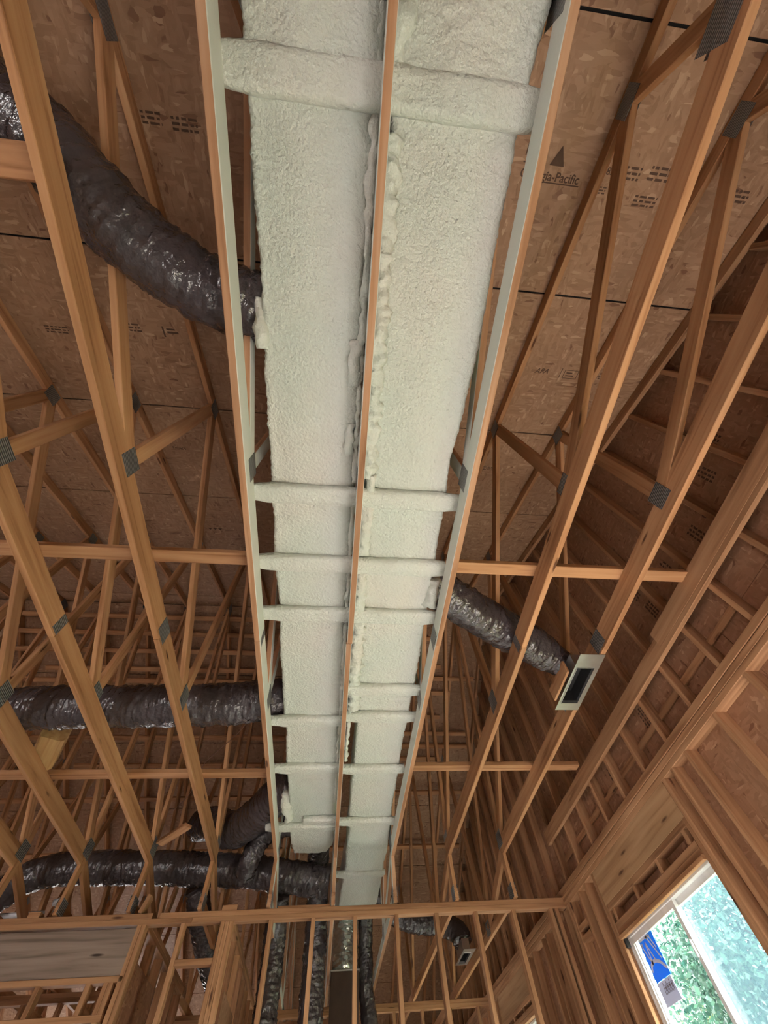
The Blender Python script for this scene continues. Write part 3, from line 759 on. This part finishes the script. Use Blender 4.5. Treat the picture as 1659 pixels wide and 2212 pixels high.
def foam_duct_skin(name, tab, y0, y1, straps, parent, bead_l, bead_r, seed):
    ys = []; y = y0
    while y < y1: ys.append(y); y += 0.013
    n_ref = None; vs = []; fs = []
    base = rrect(0, 0.47, 0, 0.36, 0.045)
    nb = len(base)
    for y in ys:
        xl, xr, zb_, zt = lerp_tab(tab, y)
        rough = 1.0 + 1.4 * max(0.0, min(1.0, (-0.62 - y) / 0.12))
        sag = 0.0
        for sy in straps:
            d = abs(y - sy); sag = max(sag, 1 - d / 0.11) if d < 0.11 else sag
        for (bx, bz, nx, nz) in base:
            u = bx / 0.47; v = bz / 0.36
            x = xl + (xr - xl) * u; z = zb_ + (zt - zb_) * v
            p = Vector((x * 1.0 + seed, y, z))
            d = 0.005 * fn(p, 6) + 0.0030 * rough * fn(p, 27) + 0.0016 * rough * fn(p, 60)
            if nz < 0: d += 0.010 * (4 * u * (1 - u)) + 0.006 * sag
            # hardened bead along the lower edges
            cl = math.exp(-((u - 0.035) / 0.03) ** 2) * (1 if v < 0.1 else 0) * bead_l
            cr = math.exp(-((u - 0.965) / 0.03) ** 2) * (1 if v < 0.1 else 0) * bead_r
            d += (cl + cr) * (0.012 + 0.020 * abs(fn(Vector((seed, y * 1.0, x)), 30)))
            wob = 0.012 * fn(Vector((seed * 3, y, 0)), 2.3)
            vs.append((x + nx * d + (wob if nx < -0.3 else (-wob if nx > 0.3 else 0)), y, z + nz * d))
    m = len(ys)
    for i in range(m - 1):
        for k2 in range(nb):
            a = i * nb + k2; b = i * nb + (k2 + 1) % nb; fs.append((a, b, b + nb, a + nb))
    for basei in (0, (m - 1) * nb):
        c = sum((Vector(v) for v in vs[basei:basei + nb]), Vector()) / nb; vs.append(c); ci = len(vs) - 1
        fs += [(basei + k2, basei + (k2 + 1) % nb, ci) for k2 in range(nb)]
    return meshobj(name, vs, fs, M_FOAM, parent)
DZB, DZT = 2.085, 2.44
SL = [-0.75, 0.99, 1.48, 1.91, 3.09, 3.78, 4.85]
SR = [-0.75, 0.99, 1.48, 1.91, 2.69, 3.03, 3.80, 4.76, 6.0, 7.26]
dl = thing('foam_duct', (-0.21, 1.0, DZB), 'pale green foam-covered duct that stops before the partition', 'duct', 'spray foam covered trunk ducts')
tabL = [(-3.4, -0.475, 0.03, DZB - 0.04, DZT), (-0.80, -0.47, 0.03, DZB - 0.035, DZT), (-0.68, -0.47, 0.03, DZB, DZT), (0.3, -0.462, 0.024, DZB, DZT), (2.0, -0.45, 0.016, DZB, DZT), (5.2, -0.44, 0.03, DZB, DZT), (5.36, -0.425, 0.02, DZB, DZT), (5.52, -0.41, -0.04, DZB + 0.01, DZT)]
foam_duct_skin('foam_skin', tabL, -3.4, 5.53, SL, dl, 1.0, 0.3, 3.1)
dr = thing('foam_duct', (0.35, 1.8, DZB), 'pale green foam-covered duct that runs on over the partition to a silver collar', 'duct', 'spray foam covered trunk ducts')
tabR = [(-3.4, 0.085, 0.66, DZB - 0.07, DZT), (-1.2, 0.085, 0.645, DZB - 0.05, DZT), (-0.80, 0.085, 0.60, DZB - 0.035, DZT), (-0.68, 0.085, 0.60, DZB, DZT), (0.2, 0.09, 0.615, DZB, DZT), (0.7, 0.085, 0.575, DZB, DZT), (2.66, 0.105, 0.605, DZB, DZT), (2.78, 0.15, 0.605, DZB, DZT),
        (3.2, 0.165, 0.595, DZB, DZT), (4.7, 0.17, 0.615, DZB, DZT), (4.9, 0.18, 0.63, DZB, DZT), (5.9, 0.18, 0.645, DZB - 0.01, DZT), (7.2, 0.13, 0.645, DZB - 0.02, DZT), (7.38, 0.09, 0.62, DZB - 0.03, DZT)]
foam_duct_skin('foam_skin', tabR, -3.4, 7.39, SR, dr, 0.5, 0.8, 8.7)
def bead(parent, path, rad, seed, lump=0.5, sc=22):
    pts = resample(catmull(path, 8), 0.012)
    def ring(i, s, p, side, u):
        o = []
        r0 = rad * (0.75 + 0.5 * (0.5 + 0.5 * fn((seed, s, 0), 5)))
        for k3 in range(14):
            a = 2 * math.pi * k3 / 14; q = p + (side * math.cos(a) + u * math.sin(a)) * r0
            d = 1 + lump * fn(q + Vector((seed, 0, 0)), sc) + 0.3 * fn(q, sc * 2.3)
            o.append(p + (side * math.cos(a) + u * math.sin(a)) * r0 * d)
        return o
    return sweep('foam_bead', pts, ring, M_BEAD, parent)
bead(dl, [(0.018, y, 2.072 + 0.006 * math.sin(y * 3)) for y in (-1.4, -0.9, -0.62, -0.2, 0.2, 0.5, 0.9)], 0.018, 1, 1.0, 20)
bead(dl, [(0.020, y, 2.078) for y in (1.02, 1.4, 1.8, 2.4, 3.0, 3.7, 4.4)], 0.015, 2, 0.8)
bead(dl, [(-0.012, y, 2.072) for y in (0.14, 0.22, 0.3, 0.36)], 0.028, 12, 1.0, 18)
bead(dl, [(-0.018, y, 2.072) for y in (0.56, 0.64, 0.72)], 0.026, 13, 1.0, 18)
bead(dr, [(0.098, y, 2.072) for y in (-1.4, -0.95, -0.80)], 0.04, 4, 0.9, 14)
bead(dr, [(0.096, y, 2.072) for y in (-0.62, -0.3, 0.1, 0.5, 0.86)], 0.042, 5, 0.7, 26)
bead(dr, [(0.104, y, 2.074) for y in (1.02, 1.2, 1.4)], 0.036, 6, 0.7, 26)
bead(dr, [(0.106, y, 2.076) for y in (1.46, 1.7, 1.88)], 0.036, 7, 0.7, 26)
bead(dr, [(0.112, y, 2.076) for y in (1.92, 2.2, 2.6, 2.95)], 0.046, 8, 0.7, 26)
bead(dr, [(0.115, y, 2.062) for y in (0.84, 0.9, 0.95)], 0.028, 15, 0.7, 12)
bead(dr, [(0.092, y, 2.082) for y in (3.0, 3.3, 3.7)], 0.016, 9, 0.9)
# foam stuck between duct side and the branch collars
bead(dl, [(-0.47, 4.35, 2.14), (-0.47, 4.5, 2.10), (-0.45, 4.66, 2.06)], 0.05, 16, 0.9, 10)
bead(dl, [(-0.47, 0.0, 2.12), (-0.475, 0.1, 2.1), (-0.47, 0.22, 2.08)], 0.03, 17, 0.9, 12)
bead(dr, [(0.60, 1.60, 2.12), (0.61, 1.70, 2.10), (0.60, 1.82, 2.08)], 0.045, 18, 0.8, 12)
# foam coated support boards under the ducts
def strap(y, xa, xb, label, wy=0.105, hz=0.046, seed=0):
    pts = []; x = xa
    while x < xb: pts.append(Vector((x, y, 2.060))); x += 0.014
    pts.append(Vector((xb, y, 2.060)))
    base = rrect(-wy / 2, wy / 2, -hz / 2, hz / 2, 0.02, 4)
    base = [b for b in base]
    L = xb - xa
    def ring(i, s, p, side, u):
        o = []
        bulge = 0.010 * min(1, min(s, L - s) / 0.12) 
        for (a, b, nx, nz) in base:
            q = Vector((p.x, p.y + a, p.z + b)); d = 0.004 * fn(q + Vector((seed, 0, 0)), 9) + 0.0026 * fn(q, 30) + bulge
            if nz > 0.5: d *= 0.3
            o.append(Vector((p.x, p.y + a + nx * d, p.z + b + nz * d)))
        return o
    o = sweep('support_board', pts, ring, M_FOAM)
    return tag(o, label, 'support board', 'foam-coated boards carrying the ducts')
lbls = ['widest foam-coated board, half buried in the lumpiest foam under both ducts', 'foam-coated board under both ducts, next one toward the curved black duct from the pine braces', 'foam-coated board under both ducts, in line with two bare pine braces', 'foam-coated board under both ducts just past where the register duct leaves']
for i, y in enumerate((-0.75, 0.99, 1.48, 1.91)):
    strap(y, TX['a'] + 0.0, TX['c'] + 0.0, lbls[i], 0.125 if i == 0 else 0.105, 0.05 if i == 0 else 0.046, seed=i)
for i, y in enumerate((3.09, 3.78, 4.85)): strap(y, TX['a'] - (0.12 if i == 2 else 0), TX['b'], ['foam-coated board under the shorter duct beside the long straight black duct', 'foam-coated board under the shorter duct in line with a bare pine brace', 'foam-coated board under the shorter duct end, its bare tip past the truss'][i], 0.10, seed=20 + i)
for i, y in enumerate((2.69, 3.03, 3.80, 4.76, 6.0, 7.24)): strap(y, TX['b'] + 0.001, TX['c'], ['foam-coated board where the longer duct narrows', 'foam-coated board just past where the longer duct narrows', 'foam-coated board under the longer duct in line with a bare pine brace', 'foam-coated board under the longer duct beside the shorter duct end', 'foam-coated board under the longer duct just beyond the partition plate', 'foam-coated board at the silver collar of the longer duct'][i], 0.10, seed=30 + i)
strap(4.72, -0.30, TX['b'], 'short foam-coated lump board under the stopped duct end', 0.10, seed=41)

# ------------------------------------------------------------------ black flexible ducts
def flex_tube(name, path, rad, parent=None, seed=0, wr=0.95, mat=None, step=0.009, seg=48, taper=None):
    pts = resample(catmull(path, 10), step)
    tot = sum((b - a).length for a, b in zip(pts, pts[1:]))
    def ring(i, s, p, side, u):
        o = []
        r0 = rad if taper is None else rad * lerp_tab(taper, s / tot)[0]
        tw = 0.9 * fn((seed, s, 3.3), 1.4)
        for k3 in range(seg):
            a = 2 * math.pi * k3 / seg
            dirv = side * math.cos(a) + u * math.sin(a)
            ca, sa = math.cos(a), math.sin(a)
            # wrinkles run mostly around the tube, so noise varies fast along s
            w1 = fn((ca * 1.2 + seed, sa * 1.2, s * 9), 1.0); w2 = fn((ca * 2.2 + seed, sa * 2.2 + 9, s * 26), 1.0)
            w3 = abs(fn((ca * 3.0, sa * 3.0 + seed, s * 45), 1.0))
            d = 0.011 * w1 + 0.012 * wr * w2 - 0.015 * wr * w3 + 0.0010 * math.sin(2 * math.pi * s / 0.055 + 3 * w1)
            o.append(p + dirv * (r0 + d))
        return o
    return sweep(name, pts, ring, mat or M_FLEX, parent)
def flex_duct(path, rad, label, seed, **kw):
    t = thing('flex_duct', path[0], label, 'flex duct', 'black insulated flex ducts')
    flex_tube('duct_jacket', path, rad, t, seed, **kw)
    return t
d1 = flex_duct([(-2.6, -0.80, 2.23), (-2.15, -0.80, 2.225), (-1.845, -0.745, 2.235), (-1.66, -0.67, 2.29), (-1.49, -0.575, 2.31), (-1.34, -0.46, 2.26), (-1.20, -0.325, 2.215), (-1.02, -0.165, 2.22), (-0.80, -0.03, 2.24), (-0.62, 0.03, 2.26), (-0.46, 0.06, 2.285)], 0.165,
               'big wrinkled black duct curving down over two trusses into the shorter foam duct', 5)
d2 = flex_duct([(-6.4, 3.16, 2.24), (-4.6, 3.17, 2.24), (-3.0, 3.20, 2.215), (-2.3, 3.14, 2.20), (-1.67, 3.118, 2.20), (-1.1, 3.09, 2.20), (-0.75, 3.09, 2.23), (-0.45, 3.10, 2.28)], 0.165,
               'long straight black duct lying across the bare trusses into the foam duct', 9)
d3 = flex_duct([(-4.2, 5.85, 1.78), (-3.75, 5.75, 1.78), (-3.46, 5.72, 1.85), (-3.20, 5.74, 2.03), (-2.9, 5.75, 2.09), (-2.13, 5.75, 2.085), (-1.5, 5.75, 2.06), (-1.0, 5.75, 2.03), (-0.5, 5.75, 1.97), (0.0, 5.78, 1.92)], 0.15,
               'long black duct sagging behind the partition top plate', 13)
d4 = flex_duct([(-0.42, 4.45, 2.285), (-0.57, 4.58, 2.25), (-0.82, 4.95, 2.215), (-1.08, 5.32, 2.245), (-1.28, 5.56, 2.37), (-1.48, 5.80, 2.52), (-1.70, 6.10, 2.62)], 0.17,
               'thick black duct leaving the stopped foam duct end and bending away', 17)
d4b = flex_duct([(-0.41, 5.28, 2.27), (-0.58, 5.33, 2.26), (-0.76, 5.38, 2.21), (-0.84, 5.43, 2.10), (-0.89, 5.48, 2.0), (-0.92, 5.58, 1.945)], 0.11,
                'black duct elbow dropping beside the end of the stopped foam duct', 19)
d5 = flex_duct([(0.57, 1.73, 2.29), (0.72, 1.82, 2.25), (0.90, 1.92, 2.215), (1.15, 2.07, 2.195), (1.40, 2.21, 2.19), (1.58, 2.30, 2.16), (1.70, 2.355, 2.12), (1.785, 2.38, 2.06)], 0.155,
               'short black duct from the foam duct down to the register near the window wall', 23, taper=[(0, 1.0), (0.75, 1.0), (0.9, 0.86), (1.0, 0.66)])
d6 = flex_duct([(0.62, 7.00, 2.20), (0.78, 7.05, 2.08), (0.95, 7.08, 1.98), (1.20, 7.08, 1.92), (1.45, 7.05, 1.895), (1.60, 6.98, 1.83), (1.685, 6.90, 1.74), (1.70, 6.87, 1.66)], 0.12,
               'black duct behind the partition studs feeding the far register', 29)
d7 = flex_duct([(-0.16, 5.40, 2.28), (-0.15, 5.60, 2.28), (-0.15, 5.80, 2.27), (-0.14, 6.10, 2.16), (-0.13, 6.38, 1.92), (-0.12, 6.55, 1.6), (-0.12, 6.62, 1.1), (-0.12, 6.65, 0.2)], 0.13,
               'black duct turning down behind the end of the stopped foam duct', 31)
d8 = flex_duct([(-0.55, 5.82, 1.85), (-0.55, 6.0, 1.70), (-0.55, 6.15, 1.4), (-0.55, 6.2, 0.8), (-0.52, 6.2, -0.4)], 0.12,
               'shiny black duct hanging down behind the partition studs', 37)
d9 = flex_duct([(0.535, 7.36, 2.15), (0.535, 7.5, 2.0), (0.535, 7.6, 1.75), (0.535, 7.62, 1.5), (0.60, 7.66, 1.12), (0.68, 7.68, 0.5), (0.70, 7.68, -0.4)], 0.098,
               'black duct hanging beside the silver collar', 41, wr=0.6, taper=[(0, 1.0), (0.35, 1.0), (0.55, 1.35), (1.0, 1.4)])
d10 = flex_duct([(-1.45, 5.86, 1.93), (-1.40, 6.02, 1.78), (-1.25, 6.35, 1.52), (-1.14, 6.7, 1.3), (-1.12, 6.8, 0.6)], 0.12,
                'black duct dropping behind the clustered post', 43)

# ------------------------------------------------------------------ register boots
def register(x0, x1, y0, y1, z, label, depth=0.12):
    t = thing('register_boot', ((x0 + x1) / 2, (y0 + y1) / 2, z), label, 'register', 'galvanised ceiling registers')
    fx, fy = 0.020, (y1 - y0) * 0.22
    a0, a1, b0, b1 = x0 + fx, x1 - fx * 2.05, y0 + fy, y1 - fy * 0.72
    zt = z + 0.0015
    fr = [(x0, a0, y0, y1, z, zt), (a1, x1, y0, y1, z, zt), (a0, a1, y0, b0, z, zt), (a0, a1, b1, y1, z, zt)]
    fl_ = boxes_mesh('flange', fr, M_GALV, t)
    h = 0.0012
    bb_ = boxes_mesh('boot_box', [(a0 - h, a0, b0, b1, zt, z + depth), (a1, a1 + h, b0, b1, zt, z + depth), (a0, a1, b0 - h, b0, zt, z + depth), (a0, a1, b1, b1 + h, zt, z + depth), (a0, a1, b0, b1, z + depth, z + depth + h)], M_GALV, t)
    boxes_mesh('rim', [(a0 - 0.004, a0, b0, b1, z - 0.006, zt), (a1, a1 + 0.004, b0, b1, z - 0.006, zt), (a0, a1, b0 - 0.004, b0, z - 0.006, zt), (a0, a1, b1, b1 + 0.012, z - 0.012, zt)], M_GALV, fl_)
    boxes_mesh('inner_liner', [(a0 + 0.003, a1 - 0.003, b0 + 0.003, b1 - 0.003, z + depth - 0.02, z + depth - 0.001), (a0 + 0.001, a0 + 0.003, b0, b1, z + 0.012, z + depth), (a1 - 0.003, a1 - 0.001, b0, b1, z + 0.012, z + depth), (a0, a1, b0 + 0.001, b0 + 0.003, z + 0.012, z + depth), (a0, a1, b1 - 0.003, b1 - 0.001, z + 0.012, z + depth)], M_BLACK, bb_)
    return t
register(1.725, 1.918, 2.07, 2.695, HC - 0.003, 'galvanised register boot fixed under the truss beside the window wall')
register(1.63, 1.775, 6.57, 7.15, LOWZ - 0.003, 'galvanised register boot behind the partition studs')
o = board('boot_hanger', (1.705, 2.27, HC + 0.06), (1.705, 2.60, HC + 0.06), 0.10, 0.02, (0, 0, 1), M_PINE); tag(o, 'small pine block holding the near register boot', 'block')

# silver collar at the far end of the long foam duct, on a plenum box
fo = thing('foil_collar', (0.26, 7.46, 1.57), 'crinkled silver foil collar between the long foam duct and the box below', 'duct collar')
flex_tube('foil_wrap', [(0.27, 7.33, 2.26), (0.265, 7.42, 2.16), (0.26, 7.46, 2.0), (0.26, 7.46, 1.8), (0.26, 7.46, 1.575)], 0.165, fo, 51, wr=1.2, mat=M_FOIL, step=0.014)
bx = thing('plenum_box', (0.26, 7.46, -Z0), 'tall brown equipment cabinet standing below the silver collar', 'cabinet')
board('cabinet_body', (0.26, 7.46, -Z0), (0.26, 7.46, 1.568), 0.35, 0.36, (1, 0, 0), M_DARK, bx, 0.006)
board('cabinet_top', (0.26, 7.46, 1.568), (0.26, 7.46, 1.58), 0.36, 0.39, (1, 0, 0), M_GALV, bx, 0.002)
board('cabinet_door', (0.26, 7.275, -0.9), (0.26, 7.275, 1.2), 0.30, 0.012, (1, 0, 0), M_DARK, bx, 0.003)

# ------------------------------------------------------------------ loose things in the roof space
# laminated beam stub poking up behind a bare truss
o = board('beam_stub', (-2.53, 3.72, 2.10), (-2.34, 3.36, 2.13), 0.19, 0.13, (1, 0.4, 0), wood('laminated_beam', (0.62, 0.42, 0.20), (0.52, 0.32, 0.14), (0.40, 0.22, 0.09), knots=False), None, 0.02)
tag(o, 'thick laminated timber stub on a bare truss beneath the straight black duct', 'beam stub')
o = board('loose_board', (-1.78, 5.12, 2.05), (-1.48, 4.88, 2.10), 0.09, 0.03, (0.4, 0.5, 0), M_PINE)
tag(o, 'short loose pine board sticking out above the truss end', 'board')
def cable(name, path, r, mat, label, cat):
    pts = resample(catmull(path, 8), 0.03)
    def ring(i, s, p, side, u): return [p + (side * math.cos(a) + u * math.sin(a)) * r for a in [k4 * math.pi / 3 for k4 in range(6)]]
    return tag(sweep(name, pts, ring, mat), label, cat)
cable('hanging_wire', [(-0.72, 3.30, 2.36), (-0.95, 3.75, 2.38), (-1.33, 4.30, 2.42), (-1.45, 4.55, 2.42), (-1.62, 4.98, 2.42), (-2.0, 5.5, 2.40), (-2.3, 5.9, 2.36)], 0.0035, M_WIRE, 'thin brown wire strung past the straight black duct', 'wire')
pv = thing('drain_pipe', (-3.2, 5.9, 1.75), 'white plastic drain pipe with a bend behind the header', 'pipe')
def ptube(nm, path, r):
    pts = resample(catmull(path, 10), 0.015)
    sweep(nm, pts, lambda i, s, p, side, u: [p + (side * math.cos(a) + u * math.sin(a)) * r for a in [k4 * math.pi / 8 for k4 in range(16)]], M_PVC, pv)
ptube('pipe', [(-3.45, 5.9, 1.77), (-3.2, 5.9, 1.775), (-2.96, 5.9, 1.78)], 0.022)
ptube('trap_bend', [(-2.93, 5.93, 1.87), (-2.86, 5.93, 1.88), (-2.82, 5.93, 1.84), (-2.82, 5.93, 1.78), (-2.84, 5.93, 1.70)], 0.028)

# ------------------------------------------------------------------ printed marks on the roof deck
def panel_at(x, y):
    best = None
    for (ri, xa_), (o, xa, xb) in PANELS.items():
        c = WM[o.name].translation
        rr = (list(zip(rows, rows[1:])) + list(zip(far_rows, far_rows[1:])))[ri]
        if rr[0] <= y < rr[1] and xa <= x < xb: return o
    return roof
def deck_frame(x, y, off=0.0015):
    s = RS; n = Vector((0, -s, 1)).normalized()
    ex = Vector((1, 0, 0)); ey = -Vector((0, 1, s)).normalized(); ez = -n
    M = Matrix((ex, ey, ez)).transposed().to_4x4()
    c = Vector((x, y, zroof(y))) - n * off
    M.translation = (c.x, c.y, c.z + Z0); return M
def deck_text(txt, x, y, size, shear=0.0, extr=0.0006):
    cu = bpy.data.curves.new('lettering', 'FONT'); cu.body = txt; cu.size = size; cu.extrude = 0; cu.shear = shear; cu.offset = size * 0.02
    tmp = bpy.data.objects.new('lettering', cu); COL.objects.link(tmp)
    bpy.context.view_layer.update()
    me = bpy.data.meshes.new_from_object(tmp.evaluated_get(bpy.context.evaluated_depsgraph_get()))
    bpy.data.objects.remove(tmp); me.materials.clear(); me.materials.append(M_INK)
    o = bpy.data.objects.new('printed_mark', me); link(o, panel_at(x + 0.05, y), deck_frame(x, y)); return o
def deck_poly(polys, x, y, par=None):
    vs = []; fs = []
    for pl in polys:
        b = len(vs); vs += [(a, c, 0) for a, c in pl]; fs.append(tuple(range(b, b + len(pl))))
    me = bpy.data.meshes.new('printed_mark'); me.from_pydata(vs, [], fs); me.materials.append(M_INK)
    o = bpy.data.objects.new('printed_mark', me); link(o, panel_at(x + 0.02, y), deck_frame(x, y)); return o
def rect(x0, y0, x1, y1): return [(x0, y0), (x1, y0), (x1, y1), (x0, y1)]
def stamp(x, y, w, h, seed):
    r = random.Random(seed); pl = []
    n = 3
    for i in range(n):
        yy = h * i / n; xx = 0
        while xx < w:
            l = r.uniform(0.012, 0.05); pl.append(rect(xx, yy, min(w, xx + l), yy + h / n * 0.5)); xx += l + r.uniform(0.006, 0.014)
    deck_poly(pl, x, y)
deck_text('Georgia-Pacific', 0.862, -0.745, 0.058)
deck_poly([rect(0.08, -0.012, 0.36, -0.006)], 0.862, -0.745)
deck_poly([[(0, 0), (0.085, 0), (0.0425, 0.085)]], 1.012, -0.805)
deck_poly([rect(0, 0, 0.006, 0.05), rect(0.004, 0.042, 0.03, 0.05), rect(0.0, -0.03, 0.04, -0.024)], 0.862, -0.83)
deck_text('85', 1.350, -0.80, 0.045); stamp(1.34, -0.72, 0.05, 0.04, 3)
stamp(1.45, -0.79, 0.10, 0.07, 4); stamp(1.60, -0.80, 0.16, 0.075, 5); stamp(1.58, -0.69, 0.14, 0.06, 6)
deck_poly([rect(0, 0, 0.008, 0.10), rect(0.008, 0.09, 0.03, 0.10)], 1.785, -0.72)
deck_text('APA', 1.445, 0.335, 0.06, 0.25)
deck_poly([rect(0, 0, 0.006, 0.085), rect(0.03, 0, 0.15, 0.005), rect(0.03, 0.07, 0.15, 0.075), rect(0.03, 0, 0.035, 0.075), rect(0.145, 0, 0.15, 0.075), rect(0.05, 0.02, 0.12, 0.03), rect(0.05, 0.045, 0.1, 0.055)], 1.66, 0.36)
stamp(1.93, 0.34, 0.14, 0.06, 8); stamp(2.1, -0.76, 0.16, 0.07, 9)
stamp(-1.18, -0.75, 0.10, 0.06, 11); stamp(-1.03, -0.74, 0.13, 0.065, 12)
stamp(-1.76, 0.30, 0.17, 0.07, 13); deck_poly([rect(0, 0, 0.012, 0.08), rect(0.03, 0.03, 0.11, 0.045), rect(0.03, 0.055, 0.09, 0.068)], -1.44, 0.32)
stamp(-2.28, 0.36, 0.16, 0.06, 14); stamp(-0.98, 0.30, 0.12, 0.05, 15)
stamp(-1.72, 1.36, 0.12, 0.04, 16); stamp(0.95, 1.30, 0.12, 0.05, 18); stamp(1.35, 1.36, 0.18, 0.05, 19)
deck_poly([[(0, 0), (0.05, 0), (0.025, -0.04)], [(0.06, 0), (0.11, 0), (0.085, -0.04)], [(0.12, 0), (0.17, 0), (0.145, -0.04)]], -1.70, 2.52)
# round grade stamps and lettering on the gable sheathing
def gmark(y, z, polys):
    vs = []; fs = []
    for pl in polys:
        b = len(vs); vs += [(XS - 0.0072, y - a, z + c) for a, c in pl]; fs.append(tuple(range(b, b + len(pl))))
    best = min((o for o in wr.children if o.name.startswith('osb_panel')), key=lambda o: abs(WM[o.name].translation.y - y) + abs(WM[o.name].translation.z - Z0 - z))
    me = bpy.data.meshes.new('printed_mark'); M = Matrix.Translation((XS, y, z + Z0))
    me.from_pydata([(a - XS, b - y, c - z) for a, b, c in vs], [], fs); me.materials.append(M_INK)
    o = bpy.data.objects.new('printed_mark', me); link(o, best, M)
def ringpoly(cx, cy, r0, r1, n=16):
    return [[(cx + r * math.cos(a), cy + r * math.sin(a)) for r, a in ((r0, 2 * math.pi * i / n), (r1, 2 * math.pi * i / n), (r1, 2 * math.pi * (i + 1) / n), (r0, 2 * math.pi * (i + 1) / n))] for i in range(n)]
gmark(1.05, 2.25, ringpoly(0, 0, 0.022, 0.034) + [rect(-0.008, -0.008, 0.008, 0.008)])
for (yy, zz, sd) in ((0.85, 2.32, 1), (1.25, 2.18, 2), (1.62, 2.24, 3), (1.98, 2.2, 4), (2.0, 2.42, 5), (2.78, 1.80, 6), (3.55, 1.78, 7), (0.62, 2.42, 8)):
    r = random.Random(sd + 60); pl = []
    for i in range(3):
        xx = 0
        while xx < 0.13:
            l = r.uniform(0.01, 0.035); pl.append(rect(i * 0.03, xx, i * 0.03 + 0.016, xx + l)); xx += l + 0.01
    gmark(yy, zz, pl)

# ------------------------------------------------------------------ outside: lawn and trees beyond the window
g = boxes_mesh('lawn', [(XG + 0.15, 60, -30, 60, -Z0 - 0.35, -Z0 - 0.30)], M_GRASS)
tag(g, 'green lawn outside the window wall', 'lawn', kind='structure')
def tree(x, y, h, rad, label, mat, n, seed, zc=None, squash=1.0, cat='tree'):
    r = random.Random(seed)
    t = thing('garden_tree', (x, y, -Z0 - 0.3), label, cat, 'trees outside the window')
    zg = -Z0 - 0.3
    pts = resample(catmull([(x, y, zg), (x + 0.1, y, zg + h * 0.3), (x - 0.05, y + 0.05, zg + h * 0.6), (x, y, zg + h * 0.85)], 6), 0.2)
    def ring(i, s, p, side, u):
        rr = 0.16 * (1 - 0.75 * s / h); return [p + (side * math.cos(a) + u * math.sin(a)) * rr for a in [k5 * math.pi / 5 for k5 in range(10)]]
    sweep('trunk', pts, ring, M_BARK, t)
    for q in range(9):
        a = r.uniform(0, 6.28); zz = zg + h * r.uniform(0.35, 0.75); L = rad * r.uniform(0.5, 0.9)
        p0 = Vector((x, y, zz)); p1 = p0 + Vector((math.cos(a) * L, math.sin(a) * L, L * 0.5))
        board('branch', p0, p1, 0.05, 0.05, (0, 0, 1), M_BARK, t, 0.015)
    zc = zg + h * 0.62 if zc is None else zc
    vs = []; fs = []
    clumps = [Vector((r.gauss(0, 0.45), r.gauss(0, 0.45), r.gauss(0, 0.45))) for _ in range(46)]
    for i in range(n):
        c = r.choice(clumps)
        p = c + Vector((r.gauss(0, 0.15), r.gauss(0, 0.15), r.gauss(0, 0.15)))
        p = Vector((x + p.x * rad, y + p.y * rad, zc + p.z * rad * squash))
        if p.z < zg + 0.1: continue
        d = Vector((r.gauss(0, 1), r.gauss(0, 1), r.gauss(0, 0.7) - 0.3)).normalized(); e = d.cross(Vector((r.gauss(0, 1), r.gauss(0, 1), r.gauss(0, 1)))).normalized()
        L = r.uniform(0.05, 0.11); wd = L * 0.30; b = len(vs)
        vs += [p, p + d * L * 0.5 + e * wd, p + d * L, p + d * L * 0.5 - e * wd]; fs.append((b, b + 1, b + 2, b + 3))
    o = meshobj('foliage', vs, fs, mat, t, False); o['kind'] = 'stuff'
tree(7.6, 9.0, 5.2, 2.3, 'dense blue-green tree filling the screened pane of the sliding window', M_LEAF, 42000, 1, 1.7, 1.0)
tree(10.6, 17.0, 4.2, 2.1, 'yellow-green tree low in the clear pane behind the sticker', M_LEAF2, 26000, 2, 0.6, 0.8)
tree(8.6, 12.2, 5.6, 1.2, 'loose green tree reaching up between the two window panes', M_LEAF2, 14000, 3, 1.1, 1.1)
tree(8.5, 24.0, 4.0, 2.0, 'small leafy tree farther along the window wall', M_LEAF2, 8000, 4, 1.0)
